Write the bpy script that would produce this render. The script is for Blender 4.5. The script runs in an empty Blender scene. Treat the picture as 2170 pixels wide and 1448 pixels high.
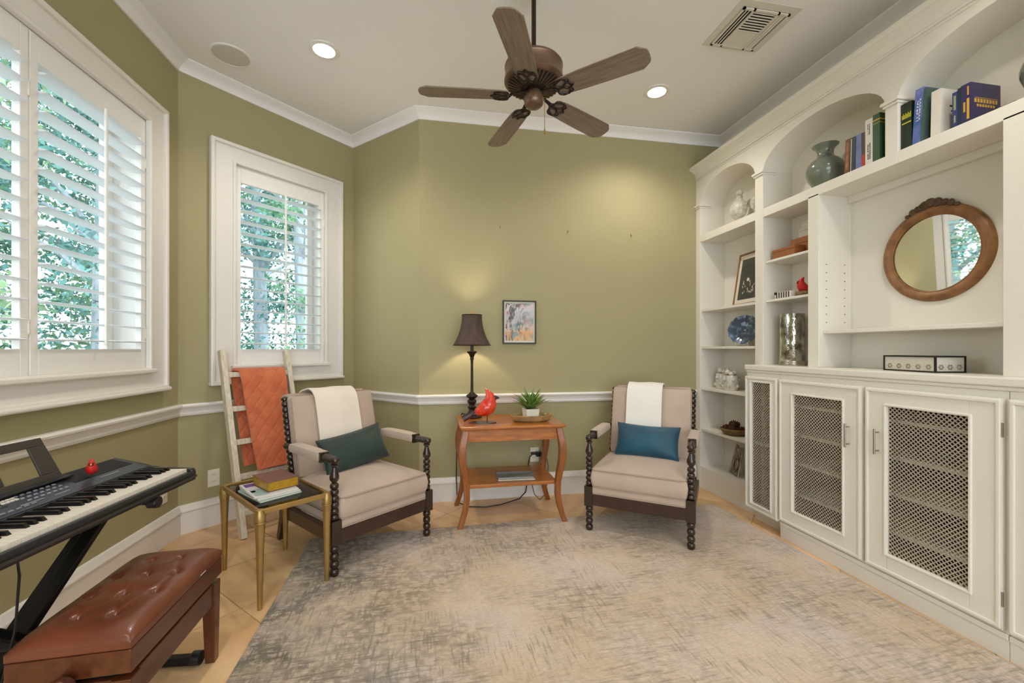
import bpy, math, random
from mathutils import Vector, Matrix
random.seed(7)
R = math.radians
C = bpy.context.scene.collection
S = bpy.context.scene

# ------------------------------------------------------------------ camera, world, exposure
cam_d = bpy.data.cameras.new('camera'); cam = bpy.data.objects.new('camera', cam_d); C.objects.link(cam)
cam.location = (0, 0, 1.2); cam.rotation_euler = (R(90), 0, R(-10.3))
cam_d.sensor_width = 36; cam_d.lens = 900 / 2170 * 36; cam_d.shift_y = 16 / 2170
cam_d.clip_start = 0.02; cam_d.clip_end = 200
S.camera = cam
S.view_settings.view_transform = 'Standard'; S.view_settings.look = 'None'
S.view_settings.gamma = 1; S.view_settings.use_curve_mapping = False
S.view_settings.exposure = 0.26
W = bpy.data.worlds.new('sky'); S.world = W; W.use_nodes = True
bg = W.node_tree.nodes['Background']; bg.inputs[0].default_value = (0.86, 0.94, 1.0, 1); bg.inputs[1].default_value = 3.7
CAN_POWER = 34.0
LAMP_POWER = 8.5

# ------------------------------------------------------------------ materials
def srgb(r, g, b):
    f = lambda c: (c / 255 / 12.92) if c / 255 <= 0.04045 else ((c / 255 + 0.055) / 1.055) ** 2.4
    return (f(r), f(g), f(b), 1)
def mat(name, rgb, rough=0.5, metal=0.0, var=0.0, scale=8.0, bump=0.0, bscale=60.0, stretch=(1, 1, 1), rgb2=None,
        emit=None, estr=0.0, sheen=0.0, coat=0.0, rnd=0.0, spec=0.5, detail=4.0, ramp=(0.35, 0.65)):
    m = bpy.data.materials.new(name); m.use_nodes = True; nt = m.node_tree; N = nt.nodes; L = nt.links
    b = N['Principled BSDF']; col = srgb(*rgb)
    b.inputs['Base Color'].default_value = col; b.inputs['Roughness'].default_value = rough
    b.inputs['Metallic'].default_value = metal; b.inputs['Specular IOR Level'].default_value = spec
    if sheen: b.inputs['Sheen Weight'].default_value = sheen
    if coat: b.inputs['Coat Weight'].default_value = coat; b.inputs['Coat Roughness'].default_value = 0.08
    if emit:
        b.inputs['Emission Color'].default_value = (*emit, 1); b.inputs['Emission Strength'].default_value = estr
    tc = mp = None
    if var or rgb2 or bump:
        tc = N.new('ShaderNodeTexCoord'); mp = N.new('ShaderNodeMapping'); mp.inputs['Scale'].default_value = stretch
        L.new(tc.outputs['Object'], mp.inputs['Vector'])
    out = None
    if var or rgb2:
        nz = N.new('ShaderNodeTexNoise'); nz.inputs['Scale'].default_value = scale; nz.inputs['Detail'].default_value = detail
        L.new(mp.outputs[0], nz.inputs['Vector'])
        rp = N.new('ShaderNodeValToRGB'); rp.color_ramp.elements[0].position = ramp[0]; rp.color_ramp.elements[1].position = ramp[1]
        c2 = srgb(*rgb2) if rgb2 else tuple(min(1, c * (1 + var)) for c in col[:3]) + (1,)
        c1 = col if rgb2 else tuple(c * (1 - var) for c in col[:3]) + (1,)
        rp.color_ramp.elements[0].color = c1; rp.color_ramp.elements[1].color = c2
        L.new(nz.outputs['Fac'], rp.inputs['Fac']); out = rp.outputs['Color']
        L.new(out, b.inputs['Base Color'])
    if rnd:
        oi = N.new('ShaderNodeObjectInfo'); hs = N.new('ShaderNodeHueSaturation'); mr = N.new('ShaderNodeMapRange')
        mr.inputs['To Min'].default_value = 1 - rnd; mr.inputs['To Max'].default_value = 1 + rnd
        L.new(oi.outputs['Random'], mr.inputs['Value']); L.new(mr.outputs[0], hs.inputs['Value'])
        if out: L.new(out, hs.inputs['Color'])
        else: hs.inputs['Color'].default_value = col
        L.new(hs.outputs[0], b.inputs['Base Color'])
    if bump:
        nb = N.new('ShaderNodeTexNoise'); nb.inputs['Scale'].default_value = bscale; nb.inputs['Detail'].default_value = 3
        L.new(mp.outputs[0], nb.inputs['Vector'])
        bp = N.new('ShaderNodeBump'); bp.inputs['Strength'].default_value = bump; bp.inputs['Distance'].default_value = 0.01
        L.new(nb.outputs['Fac'], bp.inputs['Height']); L.new(bp.outputs[0], b.inputs['Normal'])
    return m
def glass_mat(name, tint=(0.97, 0.99, 1.0), amount=0.12, rough=0.02):
    m = bpy.data.materials.new(name); m.use_nodes = True; nt = m.node_tree; N = nt.nodes; L = nt.links
    for n in list(N):
        if n.type != 'OUTPUT_MATERIAL': N.remove(n)
    t = N.new('ShaderNodeBsdfTransparent'); t.inputs[0].default_value = (*tint, 1)
    g = N.new('ShaderNodeBsdfGlossy'); g.inputs['Roughness'].default_value = rough
    lw = N.new('ShaderNodeLayerWeight'); lw.inputs['Blend'].default_value = amount
    mx = N.new('ShaderNodeMixShader'); L.new(lw.outputs['Fresnel'], mx.inputs[0]); L.new(t.outputs[0], mx.inputs[1]); L.new(g.outputs[0], mx.inputs[2])
    L.new(mx.outputs[0], N['Material Output'].inputs[0])
    return m
M = {}
M['wall'] = mat('sage_paint', (166, 156, 116), 0.75, var=0.03, scale=1.2, bump=0.05, bscale=180)
M['ceil'] = mat('ceiling_paint', (238, 234, 230), 0.8, var=0.015, scale=1.0)
M['trim'] = mat('white_trim_paint', (232, 226, 218), 0.35, var=0.01, scale=2)
M['shelf'] = mat('cream_white_cabinet_paint', (232, 226, 214), 0.38, var=0.012, scale=2)
M['shutter'] = mat('white_shutter_paint', (238, 234, 228), 0.35)
M['louver'] = mat('louver_white', (236, 240, 244), 0.4)
M['grout'] = mat('tile_grout', (204, 166, 122), 0.8, var=0.1, scale=30)
M['tile'] = mat('travertine_tile', (206, 164, 116), 0.34, rgb2=(228, 190, 144), scale=3.2, bump=0.03, bscale=20, rnd=0.10, detail=6)
M['pane'] = glass_mat('window_glass')
M['fanwood'] = mat('weathered_fan_blade_wood', (116, 100, 88), 0.45, rgb2=(142, 124, 110), scale=6, stretch=(1.2, 14, 14))
M['fanmetal'] = mat('aged_copper_bronze', (118, 92, 74), 0.36, 0.6, var=0.15, scale=10)
M['fandark'] = mat('dark_bronze', (52, 42, 34), 0.4, 0.6, var=0.1)
M['black'] = mat('black_void', (22, 19, 16), 0.8)
M['lens'] = mat('lamp_lens', (255, 250, 240), 0.4, emit=(1, 0.93, 0.82), estr=14)
M['grey_grille'] = mat('speaker_grille', (206, 199, 188), 0.7, bump=0.3, bscale=400)
M['ventwhite'] = mat('vent_white', (214, 206, 192), 0.5)
M['spool'] = mat('espresso_turned_wood', (44, 29, 22), 0.25, var=0.2, scale=14, coat=0.4)
M['espresso'] = mat('espresso_flat_wood', (62, 38, 26), 0.32, rgb2=(48, 29, 21), scale=8, stretch=(3, 3, 14), coat=0.2)
M['linen'] = mat('taupe_linen', (186, 164, 146), 0.9, var=0.05, scale=5, bump=0.2, bscale=420, sheen=0.25)
M['welt'] = mat('taupe_piping', (166, 144, 126), 0.85, bump=0.1, bscale=300)
M['cream'] = mat('cream_wool_throw', (236, 222, 206), 0.95, var=0.03, scale=4, bump=0.35, bscale=330, sheen=0.3)
M['white_throw'] = mat('white_wool_throw', (236, 230, 220), 0.95, var=0.03, scale=4, bump=0.35, bscale=330, sheen=0.3)
M['green'] = mat('dark_green_velvet', (24, 44, 38), 0.55, rgb2=(34, 58, 50), scale=4, sheen=0.15)
M['teal'] = mat('teal_velvet', (8, 60, 80), 0.5, rgb2=(16, 80, 102), scale=4, sheen=0.15)
M['coral'] = None
M['ladder'] = mat('whitewashed_wood', (206, 190, 164), 0.7, rgb2=(226, 216, 198), scale=10, stretch=(8, 8, 1.4), bump=0.1, bscale=40)
M['brass'] = mat('antique_brass', (172, 140, 84), 0.38, 0.7, var=0.12, scale=12)
M['tglass'] = glass_mat('table_glass', (0.80, 0.86, 0.80), 0.25)
M['cherry'] = mat('cherry_wood', (152, 84, 26), 0.3, rgb2=(184, 110, 42), scale=5, stretch=(1.5, 9, 9), coat=0.3)
M['cherryv'] = mat('cherry_wood_leg', (126, 68, 22), 0.3, rgb2=(158, 90, 36), scale=5, stretch=(9, 9, 1.5), coat=0.3)
M['shade'] = mat('pleated_brown_shade', (66, 50, 42), 0.7, rgb2=(84, 62, 50), scale=40, stretch=(1, 1, 0.05))
M['lampmetal'] = mat('dark_bronze_lamp', (48, 38, 30), 0.35, 0.5, var=0.25, scale=30)
M['red'] = mat('red_glaze', (206, 44, 20), 0.16, rgb2=(226, 74, 34), scale=9, coat=0.7)
M['redmatte'] = mat('red_bird_paint', (196, 26, 20), 0.45, var=0.08, scale=30)
M['blackglaze'] = mat('dark_glaze', (38, 26, 26), 0.3, rgb2=(82, 40, 44), scale=25, coat=0.4)
M['yellow'] = mat('beak_orange', (220, 150, 40), 0.4)
M['leaf'] = mat('succulent_leaf', (66, 104, 44), 0.45, rgb2=(112, 146, 66), scale=14, rnd=0.25)
M['pot'] = mat('white_plaster_pot', (222, 212, 196), 0.7, var=0.05, scale=20, bump=0.1, bscale=60)
M['gold'] = mat('gilt_tray_metal', (178, 154, 108), 0.36, 0.5, var=0.2, scale=14)
M['frameblack'] = mat('black_frame', (30, 26, 18), 0.4)
M['paper'] = mat('ivory_mat_board', (224, 214, 196), 0.8)
M['outlet'] = mat('outlet_plastic', (232, 224, 206), 0.4)
M['cord'] = mat('black_cord', (24, 22, 22), 0.5)
M['plastic'] = mat('black_plastic', (30, 30, 33), 0.35, bump=0.04, bscale=300)
M['panel'] = mat('keyboard_panel', (52, 56, 66), 0.3, var=0.06, scale=4)
M['rest'] = mat('music_rest_plastic', (58, 52, 48), 0.35)
M['ivory'] = mat('ivory_key', (232, 222, 208), 0.25)
M['bkey'] = mat('black_key', (26, 24, 26), 0.2)
M['button'] = mat('grey_button', (150, 152, 156), 0.4)
M['screen'] = mat('lcd_screen', (128, 124, 106), 0.2)
M['steel'] = mat('black_steel_tube', (24, 24, 24), 0.3, 0.3)
M['leather'] = mat('brown_leather', (94, 48, 31), 0.3, rgb2=(118, 64, 43), scale=5, bump=0.06, bscale=160, coat=0.15)
M['mahog'] = mat('mahogany_wood', (78, 38, 20), 0.3, rgb2=(98, 50, 26), scale=6, stretch=(8, 1.5, 8), coat=0.3)
M['mesh'] = mat('metal_lattice', (196, 186, 168), 0.35, 0.45)
M['nickel'] = mat('brushed_nickel', (170, 164, 152), 0.3, 0.9)
M['mirror'] = mat('mirror_silver', (238, 240, 236), 0.015, 1.0)
M['oak'] = mat('carved_oak_frame', (122, 82, 46), 0.42, rgb2=(154, 108, 66), scale=7, stretch=(3, 3, 3), bump=0.12, bscale=30)
M['celadon'] = mat('celadon_glaze', (108, 116, 102), 0.16, rgb2=(124, 130, 114), scale=8, coat=0.6)
M['terracotta'] = mat('orange_brown_box', (146, 90, 50), 0.6, var=0.06, scale=6)
M['blueplate'] = mat('blue_glaze', (54, 78, 108), 0.2, rgb2=(120, 136, 150), scale=34, coat=0.6, ramp=(0.5, 0.62))
M['mercury'] = mat('mercury_glass', (206, 202, 190), 0.12, 0.9, rgb2=(110, 104, 92), scale=16, bump=0.5, bscale=26)
M['crystal'] = mat('frosted_crystal', (226, 220, 208), 0.15, rgb2=(190, 184, 172), scale=30, coat=0.5)
M['pinecone'] = mat('pinecone_brown', (86, 52, 32), 0.8, var=0.3, scale=60)
M['basket'] = mat('woven_basket', (128, 100, 58), 0.8, var=0.3, scale=60, bump=0.4, bscale=90)
M['pewter'] = mat('pewter_metal', (166, 156, 136), 0.4, 0.6, var=0.2, scale=20)
M['copperthing'] = mat('copper_bronze_panel', (150, 96, 72), 0.4, 0.2, var=0.15, scale=6)
M['inside_shade'] = mat('cabinet_inside_shade', (62, 54, 44), 0.6)  # cabinet interior darkened in its base colour to stand for unlit shade
M['cover_white'] = mat('book_white', (222, 214, 202), 0.5, var=0.03, scale=20)
M['pages'] = mat('book_pages', (226, 212, 184), 0.8, bump=0.2, bscale=400, stretch=(1, 1, 1))
M['gilt'] = mat('gilt_page_edges', (206, 160, 50), 0.35, 0.55, var=0.12, scale=40)
M['grass'] = mat('lawn', (104, 122, 100), 0.9, var=0.3, scale=3)
M['bark'] = mat('pale_bark', (168, 176, 186), 0.9, var=0.2, scale=6, stretch=(3, 3, 0.6))
for i, c in enumerate([(92, 140, 124), (120, 160, 124), (98, 144, 140), (150, 176, 136)]):
    M['foliage%d' % i] = mat('foliage_%d' % i, c, 0.7, var=0.35, scale=2.5)

def nodes_of(m):
    return m.node_tree.nodes, m.node_tree.links, m.node_tree.nodes['Principled BSDF']
def rug_mat():
    m = bpy.data.materials.new('distressed_rug_wool'); m.use_nodes = True; N, L, b = nodes_of(m)
    b.inputs['Roughness'].default_value = 0.95; b.inputs['Sheen Weight'].default_value = 0.2
    tc = N.new('ShaderNodeTexCoord')
    def noise(scale, st, detail=5, off=(0, 0, 0)):
        mp = N.new('ShaderNodeMapping'); mp.inputs['Scale'].default_value = st; mp.inputs['Location'].default_value = off
        L.new(tc.outputs['Object'], mp.inputs[0]); n = N.new('ShaderNodeTexNoise')
        n.inputs['Scale'].default_value = scale; n.inputs['Detail'].default_value = detail; n.inputs['Roughness'].default_value = 0.62
        L.new(mp.outputs[0], n.inputs['Vector']); return n.outputs['Fac']
    def ramp(src, stops):
        r = N.new('ShaderNodeValToRGB'); e = r.color_ramp.elements
        while len(e) < len(stops): e.new(0.5)
        for k, (p, c) in enumerate(stops):
            e[k].position = p; e[k].color = c if len(c) == 4 else srgb(*c)
        L.new(src, r.inputs[0]); return r.outputs[0]
    def mix(f, a, bb):
        x = N.new('ShaderNodeMix'); x.data_type = 'RGBA'; L.new(f, x.inputs[0]); L.new(a, x.inputs[6]); L.new(bb, x.inputs[7]); return x.outputs[2]
    def mul(a, bb, op='MULTIPLY', c=False):
        x = N.new('ShaderNodeMath'); x.operation = op; x.use_clamp = True; L.new(a, x.inputs[0])
        if isinstance(bb, (int, float)): x.inputs[1].default_value = bb
        else: L.new(bb, x.inputs[1])
        return x.outputs[0]
    W0, W1 = (0, 0, 0, 1), (1, 1, 1, 1)
    base = ramp(noise(1.3, (1, 1, 1), 4), [(0.32, (202, 178, 152)), (0.5, (210, 190, 170)), (0.68, (206, 190, 184))])
    warm = ramp(noise(2.6, (1, 1, 1), 5, (5, 2, 0)), [(0.45, W0), (0.62, W1)])
    base = mix(mul(warm, 0.55), base, ramp(noise(3, (1, 1, 1)), [(0.3, (196, 166, 132)), (0.7, (210, 184, 154))]))
    sx = noise(13, (0.6, 6, 1), 10); sy = noise(13, (6, 0.6, 1), 10, (3, 8, 0))
    tx = ramp(sx, [(0.50, W0), (0.60, W1)]); ty_ = ramp(sy, [(0.52, W0), (0.62, W1)])
    zone = ramp(noise(2.0, (1, 1, 1), 7, (1.2, 7.1, 0)), [(0.42, W0), (0.58, W1)])
    zone2 = ramp(noise(2.4, (1, 1, 1), 7, (7.3, 1.1, 0)), [(0.43, W0), (0.58, W1)])
    speck = ramp(noise(30, (1, 1, 1), 6, (4, 4, 0)), [(0.42, W0), (0.56, W1)])
    # woven-in border yarn: darker olive-grey towards the rug's own left and far edges
    sep = N.new('ShaderNodeSeparateXYZ'); L.new(tc.outputs['Object'], sep.inputs[0])
    def edge(k, a, c):
        q = N.new('ShaderNodeMapRange'); q.inputs['From Min'].default_value = a; q.inputs['From Max'].default_value = c; L.new(sep.outputs[k], q.inputs[0]); return q.outputs[0]
    left = edge(0, -0.35, -1.45); far = mul(edge(1, 1.35, 1.94), edge(0, 0.3, -0.6))
    bord = mul(left, far, 'MAXIMUM')
    dark = ramp(noise(5, (1, 1, 1), 6, (2, 1, 0)), [(0.3, (84, 80, 70)), (0.7, (126, 116, 96))])
    c1 = mix(mul(mul(zone, tx), 0.5), base, dark)
    c1 = mix(mul(mul(zone2, ty_), 0.45), c1, dark)
    c1 = mix(mul(mul(zone, speck), 0.30), c1, dark)
    bz = ramp(noise(3.4, (1, 1, 1), 7, (9, 3, 0)), [(0.38, W0), (0.56, W1)])
    f2 = mul(mul(bord, bz), mul(speck, mul(tx, ty_, 'MAXIMUM'), 'MAXIMUM'))
    c3 = mix(mul(f2, 0.85), c1, ramp(noise(4, (1, 1, 1), 4), [(0.35, (70, 68, 62)), (0.65, (104, 98, 84))]))
    c3 = mix(mul(mul(bord, zone2), 0.30), c3, dark)
    fine = ramp(noise(150, (0.3, 1, 1), 3), [(0.3, (0.82, 0.82, 0.82, 1)), (0.7, (1.05, 1.05, 1.05, 1))])
    mm = N.new('ShaderNodeMix'); mm.data_type = 'RGBA'; mm.blend_type = 'MULTIPLY'; mm.inputs[0].default_value = 1
    L.new(c3, mm.inputs[6]); L.new(fine, mm.inputs[7]); L.new(mm.outputs[2], b.inputs['Base Color'])
    bp = N.new('ShaderNodeBump'); bp.inputs['Strength'].default_value = 0.25; bp.inputs['Distance'].default_value = 0.004
    L.new(noise(140, (1, 1, 1), 3), bp.inputs['Height']); L.new(bp.outputs[0], b.inputs['Normal'])
    return m
M['rug'] = rug_mat()
def coral_mat():
    m = mat('coral_knit', (196, 98, 60), 0.95, rgb2=(212, 116, 74), scale=9, sheen=0.3); N, L, b = nodes_of(m)
    tc = N.new('ShaderNodeTexCoord'); mp = N.new('ShaderNodeMapping'); mp.inputs['Rotation'].default_value = (0, R(45), 0)
    mp.inputs['Scale'].default_value = (1, 1, 1); L.new(tc.outputs['UV'], mp.inputs[0])
    hs = []
    for rot in (R(38), R(-38)):
        q = N.new('ShaderNodeMapping'); q.inputs['Rotation'].default_value = (0, 0, rot); L.new(tc.outputs['UV'], q.inputs[0])
        w = N.new('ShaderNodeTexWave'); w.inputs['Scale'].default_value = 5.2; w.bands_direction = 'X'; L.new(q.outputs[0], w.inputs['Vector'])
        p = N.new('ShaderNodeMath'); p.operation = 'POWER'; p.inputs[1].default_value = 6; L.new(w.outputs['Fac'], p.inputs[0]); hs.append(p.outputs[0])
    mx = N.new('ShaderNodeMath'); mx.operation = 'MAXIMUM'; L.new(hs[0], mx.inputs[0]); L.new(hs[1], mx.inputs[1])
    bp = N.new('ShaderNodeBump'); bp.invert = True; bp.inputs['Strength'].default_value = 0.4; bp.inputs['Distance'].default_value = 0.01
    L.new(mx.outputs[0], bp.inputs['Height']); L.new(bp.outputs[0], b.inputs['Normal'])
    return m
M['coral'] = coral_mat()
def print_mat():
    m = bpy.data.materials.new('watercolour_print'); m.use_nodes = True; N, L, b = nodes_of(m); b.inputs['Roughness'].default_value = 0.4
    tc = N.new('ShaderNodeTexCoord'); sep = N.new('ShaderNodeSeparateXYZ'); L.new(tc.outputs['Object'], sep.inputs[0])
    def nz(s, st, d=4, dist=0.0):
        mp = N.new('ShaderNodeMapping'); mp.inputs['Scale'].default_value = st; L.new(tc.outputs['Object'], mp.inputs[0])
        n = N.new('ShaderNodeTexNoise'); n.inputs['Scale'].default_value = s; n.inputs['Detail'].default_value = d; n.inputs['Distortion'].default_value = dist
        L.new(mp.outputs[0], n.inputs['Vector']); return n.outputs['Fac']
    def ramp(src, st):
        r = N.new('ShaderNodeValToRGB'); e = r.color_ramp.elements
        while len(e) < len(st): e.new(0.5)
        for k, (p, c) in enumerate(st): e[k].position = p; e[k].color = c if len(c) == 4 else srgb(*c)
        L.new(src, r.inputs[0]); return r.outputs[0]
    def mix(f, a, c):
        x = N.new('ShaderNodeMix'); x.data_type = 'RGBA'; L.new(f, x.inputs[0]); L.new(a, x.inputs[6]); L.new(c, x.inputs[7]); return x.outputs[2]
    mr = N.new('ShaderNodeMapRange'); mr.inputs['From Min'].default_value = -0.16; mr.inputs['From Max'].default_value = 0.16; L.new(sep.outputs[2], mr.inputs[0])
    ad = N.new('ShaderNodeMath'); ad.operation = 'ADD'; L.new(mr.outputs[0], ad.inputs[0])
    sc = N.new('ShaderNodeMath'); sc.operation = 'MULTIPLY_ADD'; sc.inputs[1].default_value = 0.3; sc.inputs[2].default_value = -0.15; L.new(nz(9, (1, 1, 1)), sc.inputs[0]); L.new(sc.outputs[0], ad.inputs[1])
    base = ramp(ad.outputs[0], [(0.0, (206, 176, 130)), (0.22, (222, 160, 104)), (0.4, (206, 186, 172)), (0.6, (178, 180, 184)), (0.85, (206, 196, 196)), (1.0, (226, 196, 190))])
    pink = ramp(nz(13, (1, 1, 1.2), 3), [(0.50, (0, 0, 0, 1)), (0.60, (0.85, 0.85, 0.85, 1))])
    pinkc = ramp(nz(7, (1, 1, 1), 2), [(0.4, (226, 140, 136)), (0.6, (104, 150, 156))])
    c = mix(pink, base, pinkc)
    dk = ramp(nz(22, (1.6, 1, 0.7), 5, 1.2), [(0.49, (0, 0, 0, 1)), (0.56, (1, 1, 1, 1))])
    lf = N.new('ShaderNodeMapRange'); lf.inputs['From Min'].default_value = 0.11; lf.inputs['From Max'].default_value = -0.03; L.new(sep.outputs[0], lf.inputs[0])
    mm = N.new('ShaderNodeMath'); mm.operation = 'MULTIPLY'; L.new(dk, mm.inputs[0]); L.new(lf.outputs[0], mm.inputs[1])
    c = mix(mm.outputs[0], c, ramp(nz(4, (1, 1, 1)), [(0.3, (70, 60, 52)), (0.7, (104, 96, 80))]))
    L.new(c, b.inputs['Base Color']); return m
M['print'] = print_mat()
def photo_mat():
    m = mat('dark_portrait_print', (58, 60, 54), 0.25, rgb2=(74, 74, 66), scale=5); return m
M['darkprint'] = photo_mat()
def cm(key, rgb, rough=0.5, **k):
    M[key] = mat('cover_' + key, rgb, rough, **k); return M[key]

# ------------------------------------------------------------------ mesh builder
class G:
    def __init__(s): s.v = []; s.f = []; s.uv = None
    def add(s, vs, fs):
        o = len(s.v); s.v += [tuple(x) for x in vs]; s.f += [tuple(i + o for i in q) for q in fs]; return s
    def box(s, x0, x1, y0, y1, z0, z1):
        return s.add([(x0, y0, z0), (x1, y0, z0), (x1, y1, z0), (x0, y1, z0), (x0, y0, z1), (x1, y0, z1), (x1, y1, z1), (x0, y1, z1)],
                     [(0, 3, 2, 1), (4, 5, 6, 7), (0, 1, 5, 4), (1, 2, 6, 5), (2, 3, 7, 6), (3, 0, 4, 7)])
    def bar(s, p0, p1, w, h, up=(0, 0, 1), w1=None, h1=None):
        p0 = Vector(p0); p1 = Vector(p1); d = (p1 - p0).normalized(); u = Vector(up)
        a = d.cross(u)
        if a.length < 1e-4: a = d.cross(Vector((1, 0, 0)))
        a.normalize(); b = a.cross(d); w1 = w if w1 is None else w1; h1 = h if h1 is None else h1
        vs = []
        for p, ww, hh in ((p0, w, h), (p1, w1, h1)):
            for sx, sy in ((-1, -1), (1, -1), (1, 1), (-1, 1)): vs.append(p + a * sx * ww / 2 + b * sy * hh / 2)
        return s.add(vs, [(0, 1, 2, 3), (7, 6, 5, 4), (0, 4, 5, 1), (1, 5, 6, 2), (2, 6, 7, 3), (3, 7, 4, 0)])
    def ring(s, o, i, a0, a1, axis='y'):
        """rectangular frame with mitred corners; o, i = (u0,u1,z0,z1)"""
        P = []
        for a in (a0, a1):
            for r in (o, i):
                for (u, z) in ((r[0], r[2]), (r[1], r[2]), (r[1], r[3]), (r[0], r[3])): P.append((u, a, z) if axis == 'y' else (a, u, z))
        f = []
        for k in range(4):
            n = (k + 1) % 4
            f += [(k, n, 4 + n, 4 + k), (8 + k, 12 + k, 12 + n, 8 + n), (k, 8 + k, 8 + n, n), (4 + k, 4 + n, 12 + n, 12 + k)]
        return s.add(P, f)
    def prism(s, poly, axis, a0, a1):
        n = len(poly); vs = []
        for a in (a0, a1):
            for (p, q) in poly:
                vs.append({'x': (a, p, q), 'y': (p, a, q), 'z': (p, q, a)}[axis])
        return s.add(vs, [tuple(range(n))[::-1], tuple(range(n, 2 * n))] + [(i, (i + 1) % n, n + (i + 1) % n, n + i) for i in range(n)])
    def lathe(s, prof, n=24, c=(0, 0, 0), axis='z', mod=None, cap=True):
        rows = []
        vs = []
        for (r, z) in prof:
            for k in range(n):
                a = 2 * math.pi * k / n; rr = r * (mod(a, z) if mod else 1)
                x, y = rr * math.cos(a), rr * math.sin(a)
                p = {'z': (x, y, z), 'x': (z, x, y), 'y': (y, z, x)}[axis]
                vs.append((p[0] + c[0], p[1] + c[1], p[2] + c[2]))
        fs = []
        for i in range(len(prof) - 1):
            for k in range(n):
                fs.append((i * n + k, i * n + (k + 1) % n, (i + 1) * n + (k + 1) % n, (i + 1) * n + k))
        if cap:
            if prof[0][0] > 1e-6: fs.append(tuple(range(n))[::-1])
            if prof[-1][0] > 1e-6: fs.append(tuple(range((len(prof) - 1) * n, len(prof) * n)))
        return s.add(vs, fs)
    def sweep(s, path, radii, n=10, closed=False, flat=1.0, up=(0, 0, 1)):
        P = [Vector(p) for p in path]; m = len(P)
        if isinstance(radii, (int, float)): radii = [radii] * m
        vs = []; fs = []
        for i in range(m):
            if closed: t = P[(i + 1) % m] - P[i - 1]
            else: t = P[min(i + 1, m - 1)] - P[max(i - 1, 0)]
            t.normalize(); a = t.cross(Vector(up))
            if a.length < 1e-3: a = t.cross(Vector((1, 0, 0)))
            a.normalize(); b = a.cross(t); r = radii[i]
            ra, rb = (r if isinstance(r, tuple) else (r, r * flat))
            for k in range(n):
                q = 2 * math.pi * k / n; vs.append(P[i] + a * math.cos(q) * ra + b * math.sin(q) * rb)
        for i in range(m if closed else m - 1):
            j = (i + 1) % m
            for k in range(n): fs.append((i * n + k, i * n + (k + 1) % n, j * n + (k + 1) % n, j * n + k))
        if not closed: fs += [tuple(range(n))[::-1], tuple(range((m - 1) * n, m * n))]
        return s.add(vs, fs)
    def grid(s, nu, nv, fn):
        vs = [fn(i / nu, j / nv) for j in range(nv + 1) for i in range(nu + 1)]
        return s.add(vs, [(j * (nu + 1) + i, j * (nu + 1) + i + 1, (j + 1) * (nu + 1) + i + 1, (j + 1) * (nu + 1) + i) for j in range(nv) for i in range(nu)])
    def sphere(s, c, rx, ry=None, rz=None, n=14, m=9):
        ry = ry or rx; rz = rz or rx
        vs = []; fs = []
        prof = [(math.sin(math.pi * i / m), -math.cos(math.pi * i / m)) for i in range(m + 1)]
        g = G().lathe([(r, z) for r, z in prof], n, cap=False)
        return s.add([(c[0] + x * rx, c[1] + y * ry, c[2] + z * rz) for x, y, z in g.v], g.f)
    def torus(s, c, R1, r, axis='z', n=28, k=8, sx=1, sy=1):
        path = []
        for i in range(n):
            a = 2 * math.pi * i / n; x, y = R1 * sx * math.cos(a), R1 * sy * math.sin(a)
            path.append({'z': (c[0] + x, c[1] + y, c[2]), 'x': (c[0], c[1] + x, c[2] + y), 'y': (c[0] + x, c[1], c[2] + y)}[axis])
        return s.sweep(path, r, k, True, up={'z': (0, 0, 1), 'x': (1, 0, 0), 'y': (0, 1, 0)}[axis])
    def xf(s, m):
        s.v = [tuple(m @ Vector(p)) for p in s.v]; return s
    def rz(s, a, c=(0, 0, 0)):
        return s.xf(Matrix.Translation(c) @ Matrix.Rotation(a, 4, 'Z') @ Matrix.Translation([-q for q in c]))
    def mv(s, x, y, z): return s.xf(Matrix.Translation((x, y, z)))
def setp(o, label=None, cat=None, group=None, kind=None):
    if label: o['label'] = label
    if cat: o['category'] = cat
    if group: o['group'] = group
    if kind: o['kind'] = kind
    return o
def mesh_of(name, g, m, smooth=False, angle=40):
    me = bpy.data.meshes.new(name); me.from_pydata(g.v, [], g.f); me.update()
    import bmesh
    bm = bmesh.new(); bm.from_mesh(me); bmesh.ops.recalc_face_normals(bm, faces=bm.faces[:]); bm.to_mesh(me); bm.free()
    if g.uv:
        ul = me.uv_layers.new(name='UVMap')
        for lp in me.loops: ul.data[lp.index].uv = g.uv[lp.vertex_index]
    me.materials.append(m)
    if smooth:
        me.polygons.foreach_set('use_smooth', [True] * len(me.polygons)); me.set_sharp_from_angle(angle=R(angle))
    return me
def obj(name, g, m, parent=None, smooth=False, bevel=0, loc=None, rz=0, label=None, cat=None, group=None, kind=None, sub=0, angle=40):
    me = g if isinstance(g, bpy.types.Mesh) else mesh_of(name, g, m, smooth or sub > 0, angle if not sub else 180)
    o = bpy.data.objects.new(name, me); C.objects.link(o)
    if parent: o.parent = parent
    if loc: o.location = loc
    if rz: o.rotation_euler = (0, 0, rz)
    if bevel:
        b = o.modifiers.new('bevel', 'BEVEL'); b.width = bevel; b.segments = 2; b.limit_method = 'ANGLE'; b.angle_limit = R(50)
    if sub:
        b = o.modifiers.new('subdivision', 'SUBSURF'); b.levels = sub; b.render_levels = sub
    return setp(o, label, cat, group, kind)
def empty(name, loc=(0, 0, 0), rz=0, label=None, cat=None, group=None, kind=None):
    o = bpy.data.objects.new(name, None); C.objects.link(o); o.location = loc; o.rotation_euler = (0, 0, rz); o.empty_display_size = 0.05
    return setp(o, label, cat, group, kind)
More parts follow.
